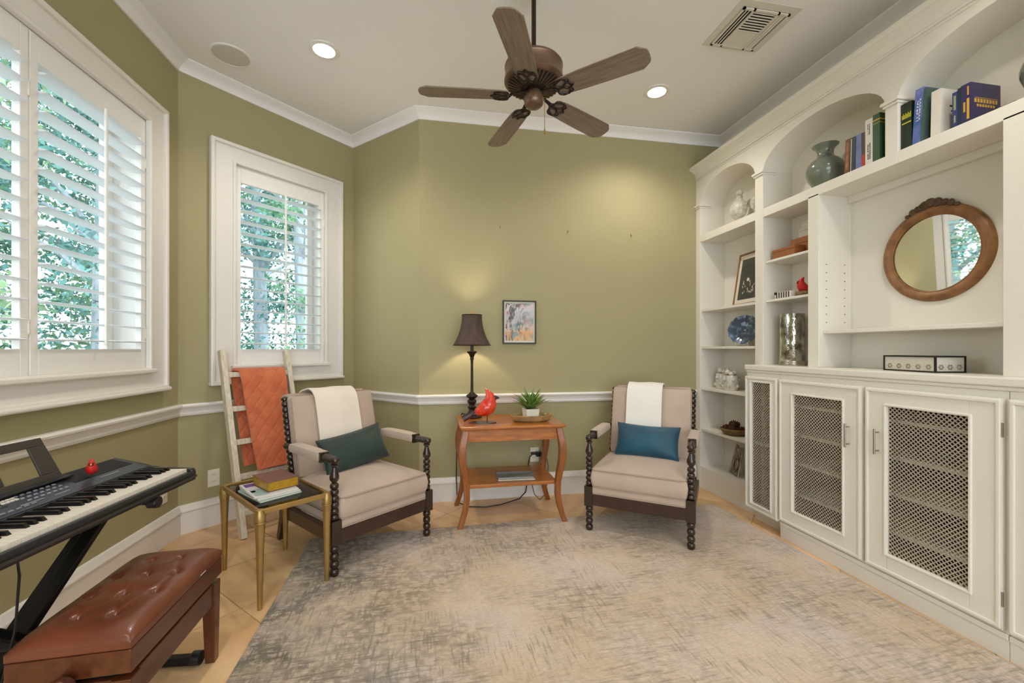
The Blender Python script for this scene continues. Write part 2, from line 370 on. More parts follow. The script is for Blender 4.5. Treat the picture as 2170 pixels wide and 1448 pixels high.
def light(name, typ, loc, power, color, parent=None, **k):
    d = bpy.data.lights.new(name, typ); d.energy = power; d.color = color
    for a, v in k.items(): setattr(d, a, v)
    o = bpy.data.objects.new(name, d); C.objects.link(o); o.location = loc
    if parent: o.parent = parent
    return o

# ------------------------------------------------------------------ room shell
WA = -1.63; DY = 3.395; RX = 2.52; FY = -2.2; H = 3.07
AB = (WA, 3.08); BC = (-0.7175, 3.9925); CD = (-0.12, DY); DE = (RX, DY)
WT = 0.2
def placed_wall(name, p0, p1, holes=()):
    """wall from p0 to p1 seen from inside; local u along, thickness outwards; holes = (u0,u1,z0,z1)"""
    L = math.hypot(p1[0] - p0[0], p1[1] - p0[1]); a = math.atan2(p1[1] - p0[1], p1[0] - p0[0])
    g = G()
    if not holes: g.box(0, L, 0, WT, 0, H)
    for (u0, u1, z0, z1) in holes:
        g.box(0, u0, 0, WT, 0, H); g.box(u1, L, 0, WT, 0, H); g.box(u0, u1, 0, WT, 0, z0); g.box(u0, u1, 0, WT, z1, H)
    return obj(name, g, M['wall'], loc=(p0[0], p0[1], 0), rz=a, kind='structure')
U1a, U1b = 1.345 - FY, 2.765 - FY
placed_wall('wall_left', (WA, FY), AB, [(U1a, U1b, 1.085, 2.51)])
placed_wall('wall_bay', AB, BC, [(0.33, 1.01, 1.085, 2.51)])
placed_wall('wall_corner', BC, CD)
placed_wall('wall_back', CD, (RX + 0.2, DY))
placed_wall('wall_right', DE, (RX, FY))
placed_wall('wall_front', (RX, FY), (WA, FY), [(0.12, 4.03, 0.05, 2.92)])
g = G(); g.prism([(WA - .3, FY - .3), (RX + .3, FY - .3), (RX + .3, DY + .3), (0.1, DY + .3), (-0.7, 4.3), (WA - .3, 3.2)], 'z', H, H + 0.12)
obj('ceiling', g, M['ceil'], kind='structure')
floor = obj('floor', G().prism([(WA - .25, FY - .25), (RX + .25, FY - .25), (RX + .25, DY + .25), (0.1, DY + .25), (-0.7, 4.25), (WA - .25, 3.2)], 'z', -0.1, -0.004), M['grout'], kind='structure')
ts = 0.46; tm = None; k2 = ts / math.sqrt(2)
def inroom(x, y, e=0.12):
    if not (WA - e < x < RX + e and FY - e < y): return False
    if x < BC[0]: return y < AB[1] + (x - WA) + e * 1.4
    if x < CD[0]: return y < BC[1] - (x - BC[0]) + e * 1.4
    return y < DY + e
for i in range(-12, 14):
    for j in range(-12, 14):
        x = 0.42 + (i - j) * k2; y = 1.18 + (i + j) * k2
        if not inroom(x, y, 0.2): continue
        if not (-1.9 < x < 2.5 and y > 0.35): continue
        if tm is None:
            h = ts / 2 - 0.0022; tm = mesh_of('tile', G().box(-h, h, -h, h, -0.012, 0.0), M['tile'])
        t = obj('tile', tm, None, floor, loc=(x, y, 0), rz=R(45))
# tiles nearer than the frame: plain tiled surface behind the camera
obj('tile', G().box(WA, RX, FY, 0.36, -0.012, -0.001), M['tile'], floor)

# ---- mouldings (mitred along the walls)
PATH = [(WA, FY), AB, BC, CD, DE, (RX, FY)]
def offset(i, d):
    p = Vector(PATH[i])
    def nrm(a, b):
        t = (Vector(b) - Vector(a)).normalized(); return Vector((t.y, -t.x))
    ns = []
    if i > 0: ns.append(nrm(PATH[i - 1], PATH[i]))
    if i < len(PATH) - 1: ns.append(nrm(PATH[i], PATH[i + 1]))
    if len(ns) == 1: return p + ns[0] * d
    m = (ns[0] + ns[1]).normalized(); return p + m * d / m.dot(ns[0])
def mould(name, i, prof, m=None, cut=None):
    n = len(prof); g = G(); vs = []
    for e in (i, i + 1):
        for (d, z) in prof:
            q = offset(e, d); vs.append((q.x, q.y, z))
    if cut:
        for k in range(n, 2 * n):
            x, y, z = vs[k]; vs[k] = (cut(x, y)[0], cut(x, y)[1], z)
    g.add(vs, [tuple(range(n))[::-1], tuple(range(n, 2 * n))] + [(k, (k + 1) % n, n + (k + 1) % n, n + k) for k in range(n)])
    return obj(name, g, m or M['trim'], smooth=True, angle=25, kind='structure')
def arc(cx, cz, r, a0, a1, n=5): return [(cx + r * math.cos(R(a0 + (a1 - a0) * k / n)), cz + r * math.sin(R(a0 + (a1 - a0) * k / n))) for k in range(n + 1)]
CROWN = [(0, H - 0.005), (0, H - 0.075), (0.010, H - 0.075), (0.012, H - 0.066)] + [(0.012 + 0.048 * (k / 6) ** 1.5, H - 0.066 + 0.046 * (k / 6) ** 0.7) for k in range(1, 7)] + [(0.066, H - 0.016), (0.074, H - 0.012), (0.074, H - 0.002)]
RAIL = [(0, 0.765), (0.012, 0.765), (0.016, 0.778), (0.012, 0.786), (0.016, 0.80), (0.026, 0.818), (0.036, 0.822), (0.038, 0.832), (0.030, 0.842), (0, 0.842)]
BASE = [(0, 0), (0.020, 0), (0.020, 0.135), (0.026, 0.142), (0.026, 0.150), (0.018, 0.162), (0.016, 0.172), (0.010, 0.183), (0, 0.186)]
sides = ['left', 'bay', 'corner', 'back', 'right']
for i in range(5):
    mould('trim_%d' % (i + 1), i, CROWN, M['ceil'])
for i in range(3):
    mould('trim_%d' % (i + 6), i, RAIL); mould('baseboard_' + sides[i], i, BASE)
mould('trim_9', 3, RAIL, cut=lambda x, y: (2.255, y)); mould('baseboard_back', 3, BASE, cut=lambda x, y: (2.255, y))

# ---- windows
def window(name, p0, p1, ua, ub, panels, za=1.085, zb=2.51):
    a = math.atan2(p1[1] - p0[1], p1[0] - p0[0]); ins = Vector((math.sin(a), -math.cos(a)))
    w = empty(name, (p0[0], p0[1], 0), a, kind='structure')
    cw = 0.152
    # casing: flat board, raised back band, inner bead (local: u along, -y is into the room)
    def frame(g, u0, u1, z0, z1, t, y0, y1):
        g.ring((u0, u1, z0, z1), (u0 + t, u1 - t, z0 + t, z1 - t), y0, y1)
    g = G().ring((ua - cw, ub + cw, za - .12, zb + .13), (ua, ub, za, zb), -0.022, 0)
    obj('casing', g, M['trim'], w, bevel=0.004)
    g = G(); frame(g, ua - cw - 0.006, ub + cw + 0.006, za - 0.126, zb + 0.136, 0.026, -0.040, 0.0)
    obj('back_band', g, M['trim'], w, bevel=0.007)
    g = G(); frame(g, ua - 0.020, ub + 0.020, za - 0.016, zb + 0.020, 0.022, -0.032, 0.0)
    obj('inner_bead', g, M['trim'], w, bevel=0.006)
    obj('sill', G().box(ua - 0.03, ub + 0.03, -0.05, 0.0, za - 0.022, za + 0.002), M['trim'], w, bevel=0.006)
    obj('apron_moulding', G().box(ua - cw - 0.01, ub + cw + 0.01, -0.052, 0.0, za - 0.135, za - 0.112), M['trim'], w, bevel=0.008)
    g = G(); g.box(ua - .001, ua + 0.012, 0, WT + .02, za, zb); g.box(ub - 0.012, ub + .001, 0, WT + .02, za, zb); g.box(ua, ub, 0, WT + .02, za - .001, za + 0.012); g.box(ua, ub, 0, WT + .02, zb - 0.012, zb + .001)
    obj('jamb', g, M['trim'], w)
    g = G(); frame(g, ua + .012, ub - .012, za + .012, zb - .012, 0.045, WT - 0.05, WT - 0.01)
    n = panels
    for k in range(1, n): um = ua + (ub - ua) * k / n; g.box(um - .03, um + .03, WT - .05, WT - .01, za + .05, zb - .05)
    obj('sash', g, M['trim'], w, bevel=0.004)
    for k in range(n):
        x0 = ua + (ub - ua) * k / n + .03; x1 = ua + (ub - ua) * (k + 1) / n - .03
        obj('pane', G().box(x0, x1, WT - .032, WT - .028, za + .05, zb - .05), M['pane'], w)
    pw = (ub - ua) / n
    for k in range(n):
        u0 = ua + pw * k + 0.003; u1 = ua + pw * (k + 1) - 0.003; st = 0.037
        l0, l1 = 1.2, 2.392; y0, y1 = -0.004, 0.026
        g = G(); g.box(u0, u0 + st, y0, y1, za + .004, zb - .004); g.box(u1 - st, u1, y0, y1, za + .004, zb - .004)
        g.box(u0 + st, u1 - st, y0, y1, za + .004, l0); g.box(u0 + st, u1 - st, y0, y1, l1, zb - .004)
        sh = obj('shutter_panel', g, M['shutter'], w, bevel=0.003)
        nl = 15; pitch = (l1 - l0) / nl
        prof = [(0.011 + 0.0445 * math.cos(R(t)), 0.0052 * math.sin(R(t))) for t in range(0, 360, 30)]
        lm = mesh_of('louver', G().prism(prof, 'x', u0 + st + .001, u1 - st - .001), M['louver'], True, 50)
        for q in range(nl):
            o = obj('louver', lm, None, sh, loc=(0, 0, l0 + pitch * (q + 0.5)))
        um = (u0 + u1) / 2
        obj('tilt_rod', G().box(um - .0065, um + .0065, -0.047, -0.036, l0 + .02, l1 - .01), M['shutter'], sh, bevel=0.003)
        obj('hinge', G().box(u1 - 0.004, u1 + 0.003, -0.008, -0.003, l0 + .06, l0 + .12), M['trim'], sh)
        obj('hinge', G().box(u1 - 0.004, u1 + 0.003, -0.008, -0.003, l1 - .16, l1 - .10), M['trim'], sh)
    return w
window('window_1', (WA, FY), AB, U1a, U1b, 2)
window('window_2', AB, BC, 0.33, 1.01, 1)
# added glazed doors behind the camera, unseen; they let in fill daylight
w3 = empty('added_fill_window', (RX, FY, 0), math.pi, kind='structure')
g = G()
for u in (0.12, 1.085, 2.05, 3.015, 3.98): g.box(u, u + .05, .06, .12, .05, 2.92)
g.box(.12, 4.03, .06, .12, .05, .11); g.box(.12, 4.03, .06, .12, 2.86, 2.92)
obj('sash', g, M['trim'], w3, bevel=0.004)
for u in (0.17, 1.135, 2.10, 3.065): obj('pane', G().box(u, u + .915, .088, .092, .11, 2.86), M['pane'], w3)

# ------------------------------------------------------------------ ceiling things
def can(x, y, label):
    o = empty('recessed_light', (x, y, H), 0, label, 'light', 'recessed ceiling lights')
    obj('trim_ring', G().lathe([(0.062, -0.001), (0.064, -0.008), (0.088, -0.006), (0.092, -0.0005)], 36), M['trim'], o, smooth=True)
    obj('lens', G().lathe([(0.0, -0.0065), (0.063, -0.0065), (0.063, -0.004)], 32), M['lens'], o)
    light('downlight_beam', 'SPOT', (0, 0, -0.03), CAN_POWER, (1.0, 0.94, 0.86), o, spot_size=R(138), spot_blend=0.8, shadow_soft_size=0.04)
can(-0.68, 2.82, 'glowing recessed ceiling light left of the fan')
can(1.585, 2.845, 'glowing recessed ceiling light right of the fan')
for (x, y, l) in ((1.68, 1.0, 'recessed ceiling light above the bookcase side, nearest the camera'), (-0.68, 0.9, 'added unseen recessed ceiling light above the keyboard side, for fill'),  # first inferred from the niche shading; the rest are unseen, added for fill light
                  (1.6, -0.9, 'added unseen recessed fill light behind the camera on the bookcase side'), (-0.68, -0.9, 'added unseen recessed fill light behind the camera on the window side')):
    can(x, y, l)
sp = empty('ceiling_speaker', (-1.277, 2.98, H), 0, 'round flush ceiling speaker with grey grille near the windows', 'speaker')
obj('bezel', G().lathe([(0.104, -0.001), (0.104, -0.006), (0.114, -0.005), (0.118, -0.0005)], 40), M['ceil'], sp, smooth=True)
obj('grille', G().lathe([(0.0, -0.006), (0.08, -0.0055), (0.104, -0.003)], 40), M['grey_grille'], sp, smooth=True)

v = empty('air_vent', (1.80, 2.19, H), 0, 'square white ceiling air vent with slats', 'vent')
VW, VD = 0.145, 0.145
g = G(); g.box(-VW - .04, VW + .04, -VD - .045, VD + .02, -0.006, -0.0005)
obj('backing', G().box(-VW, VW, -VD, VD, -0.0075, -0.006), M['black'], v)
obj('outer_frame', g, M['ventwhite'], v, bevel=0.003)
g = G(); t = 0.012
g.box(-VW, VW, -VD, -VD + t, -.016, -.007); g.box(-VW, VW, VD - t, VD, -.016, -.007); g.box(-VW, -VW + t, -VD, VD, -.016, -.007); g.box(VW - t, VW, -VD, VD, -.016, -.007)
g.box(-0.082, -0.070, -VD, VD, -.016, -.007); g.box(0.070, 0.082, -VD, VD, -.016, -.007)
obj('face_frame', g, M['ventwhite'], v)
for k in range(3):
    x = -VW + .028 + k * .018
    obj('slat', G().bar((x, -VD + t, -.012), (x, VD - t, -.012), 0.006, 0.0025, up=(0.5, 0, 1)), M['ventwhite'], v)
    obj('slat', G().bar((-x, -VD + t, -.012), (-x, VD - t, -.012), 0.013, 0.0025, up=(0.25, 0, 1)), M['ventwhite'], v)
for k in range(8):
    y = -VD + .022 + k * .0185
    obj('slat', G().bar((-.07, y, -.012), (.07, y, -.012), 0.0065, 0.0025, up=(0, 0.4, 1)), M['ventwhite'], v)
obj('damper_plate', G().box(-.07, .07, .012, VD - t, -.013, -.0078), M['ventwhite'], v)

# ceiling fan
FS = 0.86
fx, fy, fz = 0.488, 2.075, 2.468
fan = empty('ceiling_fan', (fx, fy, fz), 0, 'five-blade ceiling fan with weathered wood blades and copper motor on a long rod', 'ceiling fan'); fan.scale = (FS, FS, FS)
obj('downrod', G().lathe([(0.0135, 0.2), (0.0135, (H - fz) / FS - .01)], 16), M['fandark'], fan, smooth=True)
obj('canopy', G().lathe([(0.02, (H - fz) / FS - .075), (0.045, (H - fz) / FS - .07), (0.068, (H - fz) / FS - .03), (0.072, (H - fz) / FS - .001)], 32), M['fanmetal'], fan, smooth=True)
mh = obj('motor_housing', G().lathe([(0.0, 0.222), (0.03, 0.222), (0.034, 0.21), (0.06, 0.203), (0.12, 0.196), (0.158, 0.185), (0.168, 0.172), (0.170, 0.165), (0.166, 0.158), (0.168, 0.10), (0.172, 0.092), (0.172, 0.080), (0.160, 0.066), (0.152, 0.062)], 48), M['fanmetal'], fan, smooth=True)
obj('vent_ring', G().lathe([(0.152, 0.064), (0.120, 0.050), (0.075, 0.040), (0.02, 0.040)], 40, cap=False), M['black'], mh, smooth=True)
for k in range(36):
    a = 2 * math.pi * k / 36; c, s_ = math.cos(a), math.sin(a)
    obj('vent_rib', G().bar((0.154 * c, 0.154 * s_, 0.0615), (0.072 * c, 0.072 * s_, 0.037), 0.0085, 0.007, w1=0.005), M['fanmetal'], mh)
obj('vent_hub', G().lathe([(0.076, 0.046), (0.078, 0.034), (0.06, 0.026), (0.0, 0.024)], 32), M['fandark'], mh, smooth=True)
sw = obj('switch_housing', G().lathe([(0.0, 0.04), (0.040, 0.04), (0.042, 0.02), (0.050, 0.012), (0.056, -0.005), (0.057, -0.03), (0.054, -0.048), (0.040, -0.062), (0.018, -0.068), (0.010, -0.074), (0.0, -0.076)], 36), M['fanmetal'], fan, smooth=True)
obj('pull_chain', G().sweep([(0.05, -.03, -0.02), (0.056, -.032, -0.035), (0.057, -.032, -0.20)], 0.0018, 6), M['brass'], fan, smooth=True)
obj('chain_fob', G().lathe([(0.0, -0.232), (0.005, -0.228), (0.006, -0.215), (0.003, -0.202), (0.0, -0.198)], 12, (0.057, -.032, 0)), M['brass'], fan, smooth=True)
hw = 0.068
bp = [(0.150, -0.040), (0.165, -0.054), (0.21, -hw + .006), (0.30, -hw), (0.615, -hw - .006), (0.655, -hw + 0.024), (0.662, -0.03), (0.664, 0.0)]
bpoly = bp + [(x, -y) for x, y in bp[::-1][1:]]
blade_me = mesh_of('blade', G().prism(bpoly, 'z', -0.004, 0.004), M['fanwood'])
gi = G(); gi.sweep([(0.07, 0, 0.03), (0.12, 0, 0.018), (0.17, 0, 0.002), (0.21, 0, -0.008)], [(0.012, 0.006), (0.010, 0.006), (0.013, 0.005), (0.012, 0.004)], 8)
for sy in (-1, 1):
    gi.torus((0.215, sy * 0.030, -0.008), 0.026, 0.0042, n=20, k=6, sx=1.3)
    gi.sweep([(0.165, 0, 0.0), (0.185, sy * .03, -.007), (0.235, sy * .056, -.008), (0.268, sy * .040, -.008), (0.262, sy * .018, -.008), (0.285, 0, -.008)], 0.0046, 6)
gi.torus((0.245, 0, -0.008), 0.020, 0.004, n=18, k=6)
gi.mv(-.034, 0, 0)
iron_me = mesh_of('blade_iron', gi, M['fandark'], True)
for k in range(5):
    b = obj('blade', blade_me, None, fan); b.rotation_euler = (R(-11), 0, R(30 + 72 * k)); b.modifiers.new('bevel', 'BEVEL').width = 0.002
    o = obj('blade_iron', iron_me, None, b)

# ------------------------------------------------------------------ built-in bookcase
XF, XB = 2.265, 2.5
SYM = 1.765
bk = empty('bookcase', (XF, SYM, 0), 0, 'white built-in bookcase with arched top openings along the right wall', 'bookcase', None)
def kb(name, g, m=None, bevel=0.002, **k):
    return obj(name, g.mv(-XF, -SYM, 0), m or M['shelf'], bk, bevel=bevel, **k)
Y0, Y1 = 0.138, 3.3935
kb('back_panel', G().box(XB, 2.518, Y0, Y1, 0, 2.72))
ZC = 1.09; ZR0, ZR1 = 2.125, 2.185
STI = [(3.335, 3.3935, 0.0, 2.448), (2.616, 2.692, 0.0, 2.448), (2.178, 2.252, ZC, ZR0 + .01), (1.734, 1.796, ZR0, 2.448)]
for i, (a, b, z0, z1) in enumerate(STI):
    kb('upright', G().box(XF, XB, a, b, z0, z1))
    if i < 3:
        a2, b2 = 2 * SYM - b, 2 * SYM - a
        if i == 2: a2, b2 = 1.27, 1.338
        kb('upright', G().box(XF, XB, a2, b2, z0, z1))
for (a, b, ao, bo) in ((2.692, 3.335, 2.654, 3.3935), (1.796, 2.616, 1.765, 2.654), (0.914, 1.734, 0.876, 1.765), (0.195, 0.838, 0.138, 0.876)):
    kb('display_ledge', G().box(XF, XB, a, b, ZR0, ZR1))
    n = 20; zs, rise = 2.448, 0.182; c = (a + b) / 2; hwid = (b - a) / 2
    poly = [(a, 2.69), (ao, zs), (a, zs)] + [(c - hwid * math.cos(math.pi * k / n), zs + rise * math.sin(math.pi * k / n)) for k in range(1, n)] + [(b, zs), (bo, zs), (b, 2.69)]
    g = G(); vs = []; top = [(p, 2.69) for p, q in poly[1:-1]]; low = poly[1:-1]
    m_ = len(low)
    for x in (XF, XB):
        for p, q in low: vs.append((x, p, q))
        for p, q in top: vs.append((x, p, q))
    fs = []
    for k in range(m_ - 1):
        fs.append((k, k + 1, m_ + k + 1, m_ + k)); o_ = 2 * m_
        fs.append((o_ + k, o_ + m_ + k, o_ + m_ + k + 1, o_ + k + 1)); fs.append((k, o_ + k, o_ + k + 1, k + 1)); fs.append((m_ + k, m_ + k + 1, o_ + m_ + k + 1, o_ + m_ + k))
    g.add(vs, fs); kb('arch', g, bevel=0, smooth=True, angle=30)
for (a, b) in ((3.335, 3.3935), (2.616, 2.692), (1.734, 1.796), (0.838, 0.914), (0.138, 0.195)):
    g = G(); lo = a - 0.014; hi = min(b + 0.014, Y1)
    g.box(XF - .010, XF + .10, a - .007, min(b + .007, Y1), 2.425, 2.438); g.box(XF - .018, XF + .10, lo, hi, 2.438, 2.455)
    kb('capital', g, bevel=0.004)
kb('fascia', G().box(XF, 2.518, Y0, Y1, 2.69, 2.735))
prof = [(XF + .02, 2.69), (XF - .006, 2.69), (XF - .008, 2.70), (XF - .004, 2.706), (XF - .008, 2.715), (XF - .018, 2.735), (XF - .040, 2.752), (XF - .048, 2.757), (XF - .062, 2.760), (XF - .066, 2.768), (XF - .066, 2.785), (XF + .02, 2.785)]
kb('crown_moulding', G().prism([(x, z) for x, z in prof], 'y', Y0 - .03, Y1), bevel=0, smooth=True, angle=25)
kb('top_board', G().box(XF, 2.518, Y0, Y1, 2.735, 2.785))
kb('frieze_bead', G().box(XF - .005, XF + .01, Y0, Y1, 2.672, 2.680), bevel=0.002)
for side in (0, 1):
    a, b = (2.692, 3.335) if side == 0 else (0.195, 0.838)
    for z in (1.542, 1.222, 0.866, 0.512): kb('shelf', G().box(XF + .012, XB, a + .001, b - .001, z - .02, z))
    kb('bottom_plinth', G().box(XF + .004, XB, a, b, 0, 0.185))
    a, b = (2.252, 2.616) if side == 0 else (0.914, 1.27)
    for z in (1.817, 1.543): kb('shelf', G().box(XF + .02, XB, a + .001, b - .001, z - .016, z))
kb('shelf', G().box(XF + .03, XB, 1.339, 2.177, 1.292, 1.312))
kb('niche_header', G().box(XB - .03, XB, 1.338, 2.178, 2.085, 2.125))
g = G()
for k in range(8):
    for x in (XF + .055, XB - .05): g.box(x - .0025, x + .0025, 2.1765, 2.1788, 1.36 + k * .05 - .0025, 1.36 + k * .05 + .0025)
kb('peg_holes', g, M['black'], bevel=0, kind='stuff')
g = G()
for k in range(3):
    for x in (XF + .055, XB - .05): g.box(x - .0025, x + .0025, 2.614, 2.6162, 1.40 + k * .05 - .0025, 1.40 + k * .05 + .0025)

# countertop and base cabinets
XD = 2.17
ct = empty('countertop', (XD, 1.765, ZC), 0, 'long white countertop ledge above the mesh-front cabinets', 'countertop')
obj('slab', G().box(-.018, XB - XD - .001, -.895, .895, -.035, 0), M['shelf'], ct, bevel=0.006)
obj('edge_moulding', G().box(-.010, 0.03, -.89, .89, -.052, -.035), M['shelf'], ct, bevel=0.005)
def carc(name, y0, y1, label, shelves, toe=True, group=None):
    """box cabinet from y0..y1 (world), open front; returns empty at its base"""
    o = empty(name, (XD, (y0 + y1) / 2, 0), 0, label, 'cabinet', group); h = (y1 - y0) / 2; d = XB - XD - .001; zt = ZC - .053; t = .018
    zb_ = 0.10
    obj('side_panel', G().box(.001, d, -h, -h + t, zb_, zt), M['inside_shade'], o); obj('side_panel', G().box(.001, d, h - t, h, zb_, zt), M['inside_shade'], o)
    obj('back_panel', G().box(d - .012, d, -h + t, h - t, zb_, zt), M['inside_shade'], o)
    obj('top_panel', G().box(.001, d, -h + t, h - t, zt - t, zt), M['shelf'], o)
    obj('bottom_panel', G().box(.001, d, -h + t, h - t, zb_, zb_ + t), M['shelf'], o)
    if toe:
        obj('plinth', G().box(0.0, d, -h, h, 0, zb_ - .0), M['shelf'], o)
        obj('plinth_bead', G().box(-.008, 0.01, -h, h, zb_ - .022, zb_ + .002), M['shelf'], o, bevel=0.004)
    else: obj('toe_kick', G().box(.07, d, -h, h, 0, zb_), M['shelf'], o)
    g = G(); g.box(-.0008, .0009, -h, -h + .02, zb_ + .003, zt); g.box(-.0008, .0009, h - .02, h, zb_ + .003, zt); g.box(-.0008, .0009, -h + .02, h - .02, zt - .034, zt); g.box(-.0008, .0009, -h + .02, h - .02, zb_ + .003, zb_ + .02)
    obj('face_frame', g, M['shelf'], o)
    for z in shelves: obj('inner_shelf', G().box(.05, d - .012, -h + t, h - t, z - .018, z), M['shelf'], o)
    return o
def door(parent, yc, h0, z0, z1, stile, rail_t, rail_b, hinge, handle, pitch=0.0200, wire=0.0046, depth=0.02):
    """door centred on local y=yc, half width h0"""
    x1, x0 = -0.001, -depth
    g = G(); g.box(x0, x1, yc - h0, yc - h0 + stile, z0, z1); g.box(x0, x1, yc + h0 - stile, yc + h0, z0, z1)
    g.box(x0, x1, yc - h0 + stile, yc + h0 - stile, z0, z0 + rail_b); g.box(x0, x1, yc - h0 + stile, yc + h0 - stile, z1 - rail_t, z1)
    d = obj('door', g, M['shelf'], parent, bevel=0.002)
    def ring(nm, e, w, p, bev):
        q = G(); a0, a1, b0, b1 = yc - h0 + e, yc + h0 - e, z0 + e, z1 - e
        q.ring((a0, a1, b0, b1), (a0 + w, a1 - w, b0 + w, b1 - w), x0 - p, x0 + .002, 'x')
        return obj(nm, q, M['shelf'], d, bevel=bev)
    ring('outer_moulding', 0.004, 0.016, 0.006, 0.004)
    oy0, oy1, oz0, oz1 = yc - h0 + stile, yc + h0 - stile, z0 + rail_b, z1 - rail_t
    q = G(); w = .012; p = .007
    q.ring((oy0 - w, oy1 + w, oz0 - w, oz1 + w), (oy0, oy1, oz0, oz1), x0 - p, x0 + .002, 'x')
    obj('inner_moulding', q, M['shelf'], d, bevel=0.004)
    m = G(); Wd, Hd = oy1 - oy0, oz1 - oz0; xm = x1 - .006
    sl = 1.0
    for s in (1, -1):
        k = -Hd
        while k < Wd + Hd:
            pts = []
            # line: y = k + t, z = t (s=1) or z = Hd - t
            t0 = max(0, -k); t1 = min(Hd, Wd - k)
            if t1 - t0 > 0.004:
                f = lambda t: (xm - (0.0012 if s > 0 else 0), oy0 + k + t, oz0 + (t if s > 0 else Hd - t))
                m.bar(f(t0), f(t1), wire, 0.0014, up=(1, 0, 0))
            k += pitch
    obj('mesh_grille', m, M['mesh'], d, label='metal diamond lattice', kind='stuff')
    if handle is not None:
        hy = handle; hz = 0.745
        q = G(); q.lathe([(0.005, hz - .062), (0.005, hz + .062)], 10, (x0 - .026, hy, 0)); 
        for dz in (-.045, .045): q.lathe([(0.004, x0 - .026), (0.004, x0)], 8, (0, hy, hz + dz), axis='x')
        obj('handle', q, M['nickel'], d, smooth=True, label='slim brushed nickel bar handle')
    for hz in (z0 + .12, z1 - .12):
        q = G(); q.lathe([(0.004, hz - .028), (0.004, hz + .028)], 8, (x0 + .002, hinge, 0)); obj('hinge', q, M['nickel'], d, smooth=True)
    return d
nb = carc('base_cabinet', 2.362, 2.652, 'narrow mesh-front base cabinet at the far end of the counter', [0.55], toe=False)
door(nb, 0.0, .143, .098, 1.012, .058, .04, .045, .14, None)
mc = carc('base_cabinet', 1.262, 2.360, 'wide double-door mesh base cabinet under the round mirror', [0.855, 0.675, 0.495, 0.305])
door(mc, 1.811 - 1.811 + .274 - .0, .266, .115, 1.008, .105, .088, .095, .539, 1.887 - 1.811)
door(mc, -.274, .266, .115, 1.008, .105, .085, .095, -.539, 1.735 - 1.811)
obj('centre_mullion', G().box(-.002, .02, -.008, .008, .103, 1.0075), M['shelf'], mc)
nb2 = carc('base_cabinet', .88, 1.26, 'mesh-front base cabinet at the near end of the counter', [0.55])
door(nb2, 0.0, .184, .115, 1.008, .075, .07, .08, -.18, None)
# things inside the cabinets
obj('folding_fan_panel', G().prism([(-.09, .119), (.09, .119), (.10, .40), (.09, .53), (-.09, .53), (-.10, .40)], 'x', -.012, .012), M['copperthing'], loc=(2.36, 2.51, 0), bevel=0.004, label='coppery brown panel standing inside the narrow mesh cabinet', cat='panel')
def electronics(name, x0, x1, y0, y1, z0, z1, label):
    o = empty(name, ((x0 + x1) / 2, (y0 + y1) / 2, z0), 0, label, 'electronics'); a, b, h = (x1 - x0) / 2, (y1 - y0) / 2, z1 - z0
    obj('body', G().box(-a, a, -b, b, 0.006, h), M['pewter'], o, bevel=0.004); obj('front_plate', G().box(-a - .004, -a + .001, -b, b, 0.008, h - .002), M['panel'], o, bevel=0.002)
    for k in (-1, 1): obj('foot', G().box(-a + .02, -a + .04, k * b * .8 - .012, k * b * .8 + .012, 0, .006), M['black'], o)
    obj('knob', G().lathe([(0.012, -a - .012), (0.012, -a)], 16, (0, -b * .7, h * .5), axis='x'), M['nickel'], o, smooth=True)
electronics('receiver_box', 2.28, 2.46, 1.90, 2.12, 0.4955, 0.55, 'flat grey media box on a shelf behind the far mesh door')
electronics('receiver_box', 2.27, 2.46, 1.34, 1.60, 0.3055, 0.36, 'flat grey media box on the bottom shelf behind the near mesh door')
electronics('receiver_box', 2.27, 2.46, 1.42, 1.66, 0.6755, 0.73, 'flat grey media box on the upper shelf behind the near mesh door')

# ------------------------------------------------------------------ things on the shelves
def vase(name, loc, s, label, prof, m, n=40):
    o = empty(name, loc, 0, label, 'vase', None)
    obj('body', G().lathe([(r * s, z * s) for r, z in prof], n), m, o, smooth=True, angle=60)
    return o
VP = [(0.0, 0.004), (0.052, 0.0), (0.056, 0.006), (0.072, 0.03), (0.092, 0.065), (0.104, 0.10), (0.106, 0.125), (0.098, 0.155), (0.078, 0.182), (0.056, 0.198), (0.046, 0.210), (0.043, 0.232), (0.046, 0.25), (0.058, 0.266), (0.070, 0.276), (0.072, 0.281), (0.066, 0.281), (0.050, 0.268), (0.038, 0.25), (0.036, 0.22), (0.0, 0.20)]
def big_vase(loc, s, label):
    o = empty('vase', loc, 0, label, 'vase', 'celadon vases on the arched ledge')
    obj('body', G().lathe([(r * s, z * s) for r, z in VP[:10]], 40), M['celadon'], o, smooth=True, angle=70)
    obj('neck', G().lathe([(r * s, z * s) for r, z in VP[9:]], 40, cap=False), M['celadon'], o, smooth=True, angle=70)
    for a in (R(60), R(240)):
        obj('handle', G().torus((0.05 * s * math.cos(a), 0.05 * s * math.sin(a), .222 * s), .012 * s, .004 * s, axis='y', n=14, k=6), M['celadon'], o, smooth=True)
big_vase((2.375, 2.236, ZR1), 0.97, 'grey-green glazed vase beside the brown and blue books')
big_vase((2.375, 1.232, ZR1), 1.0, 'grey-green glazed vase at the right edge of the arched ledge')

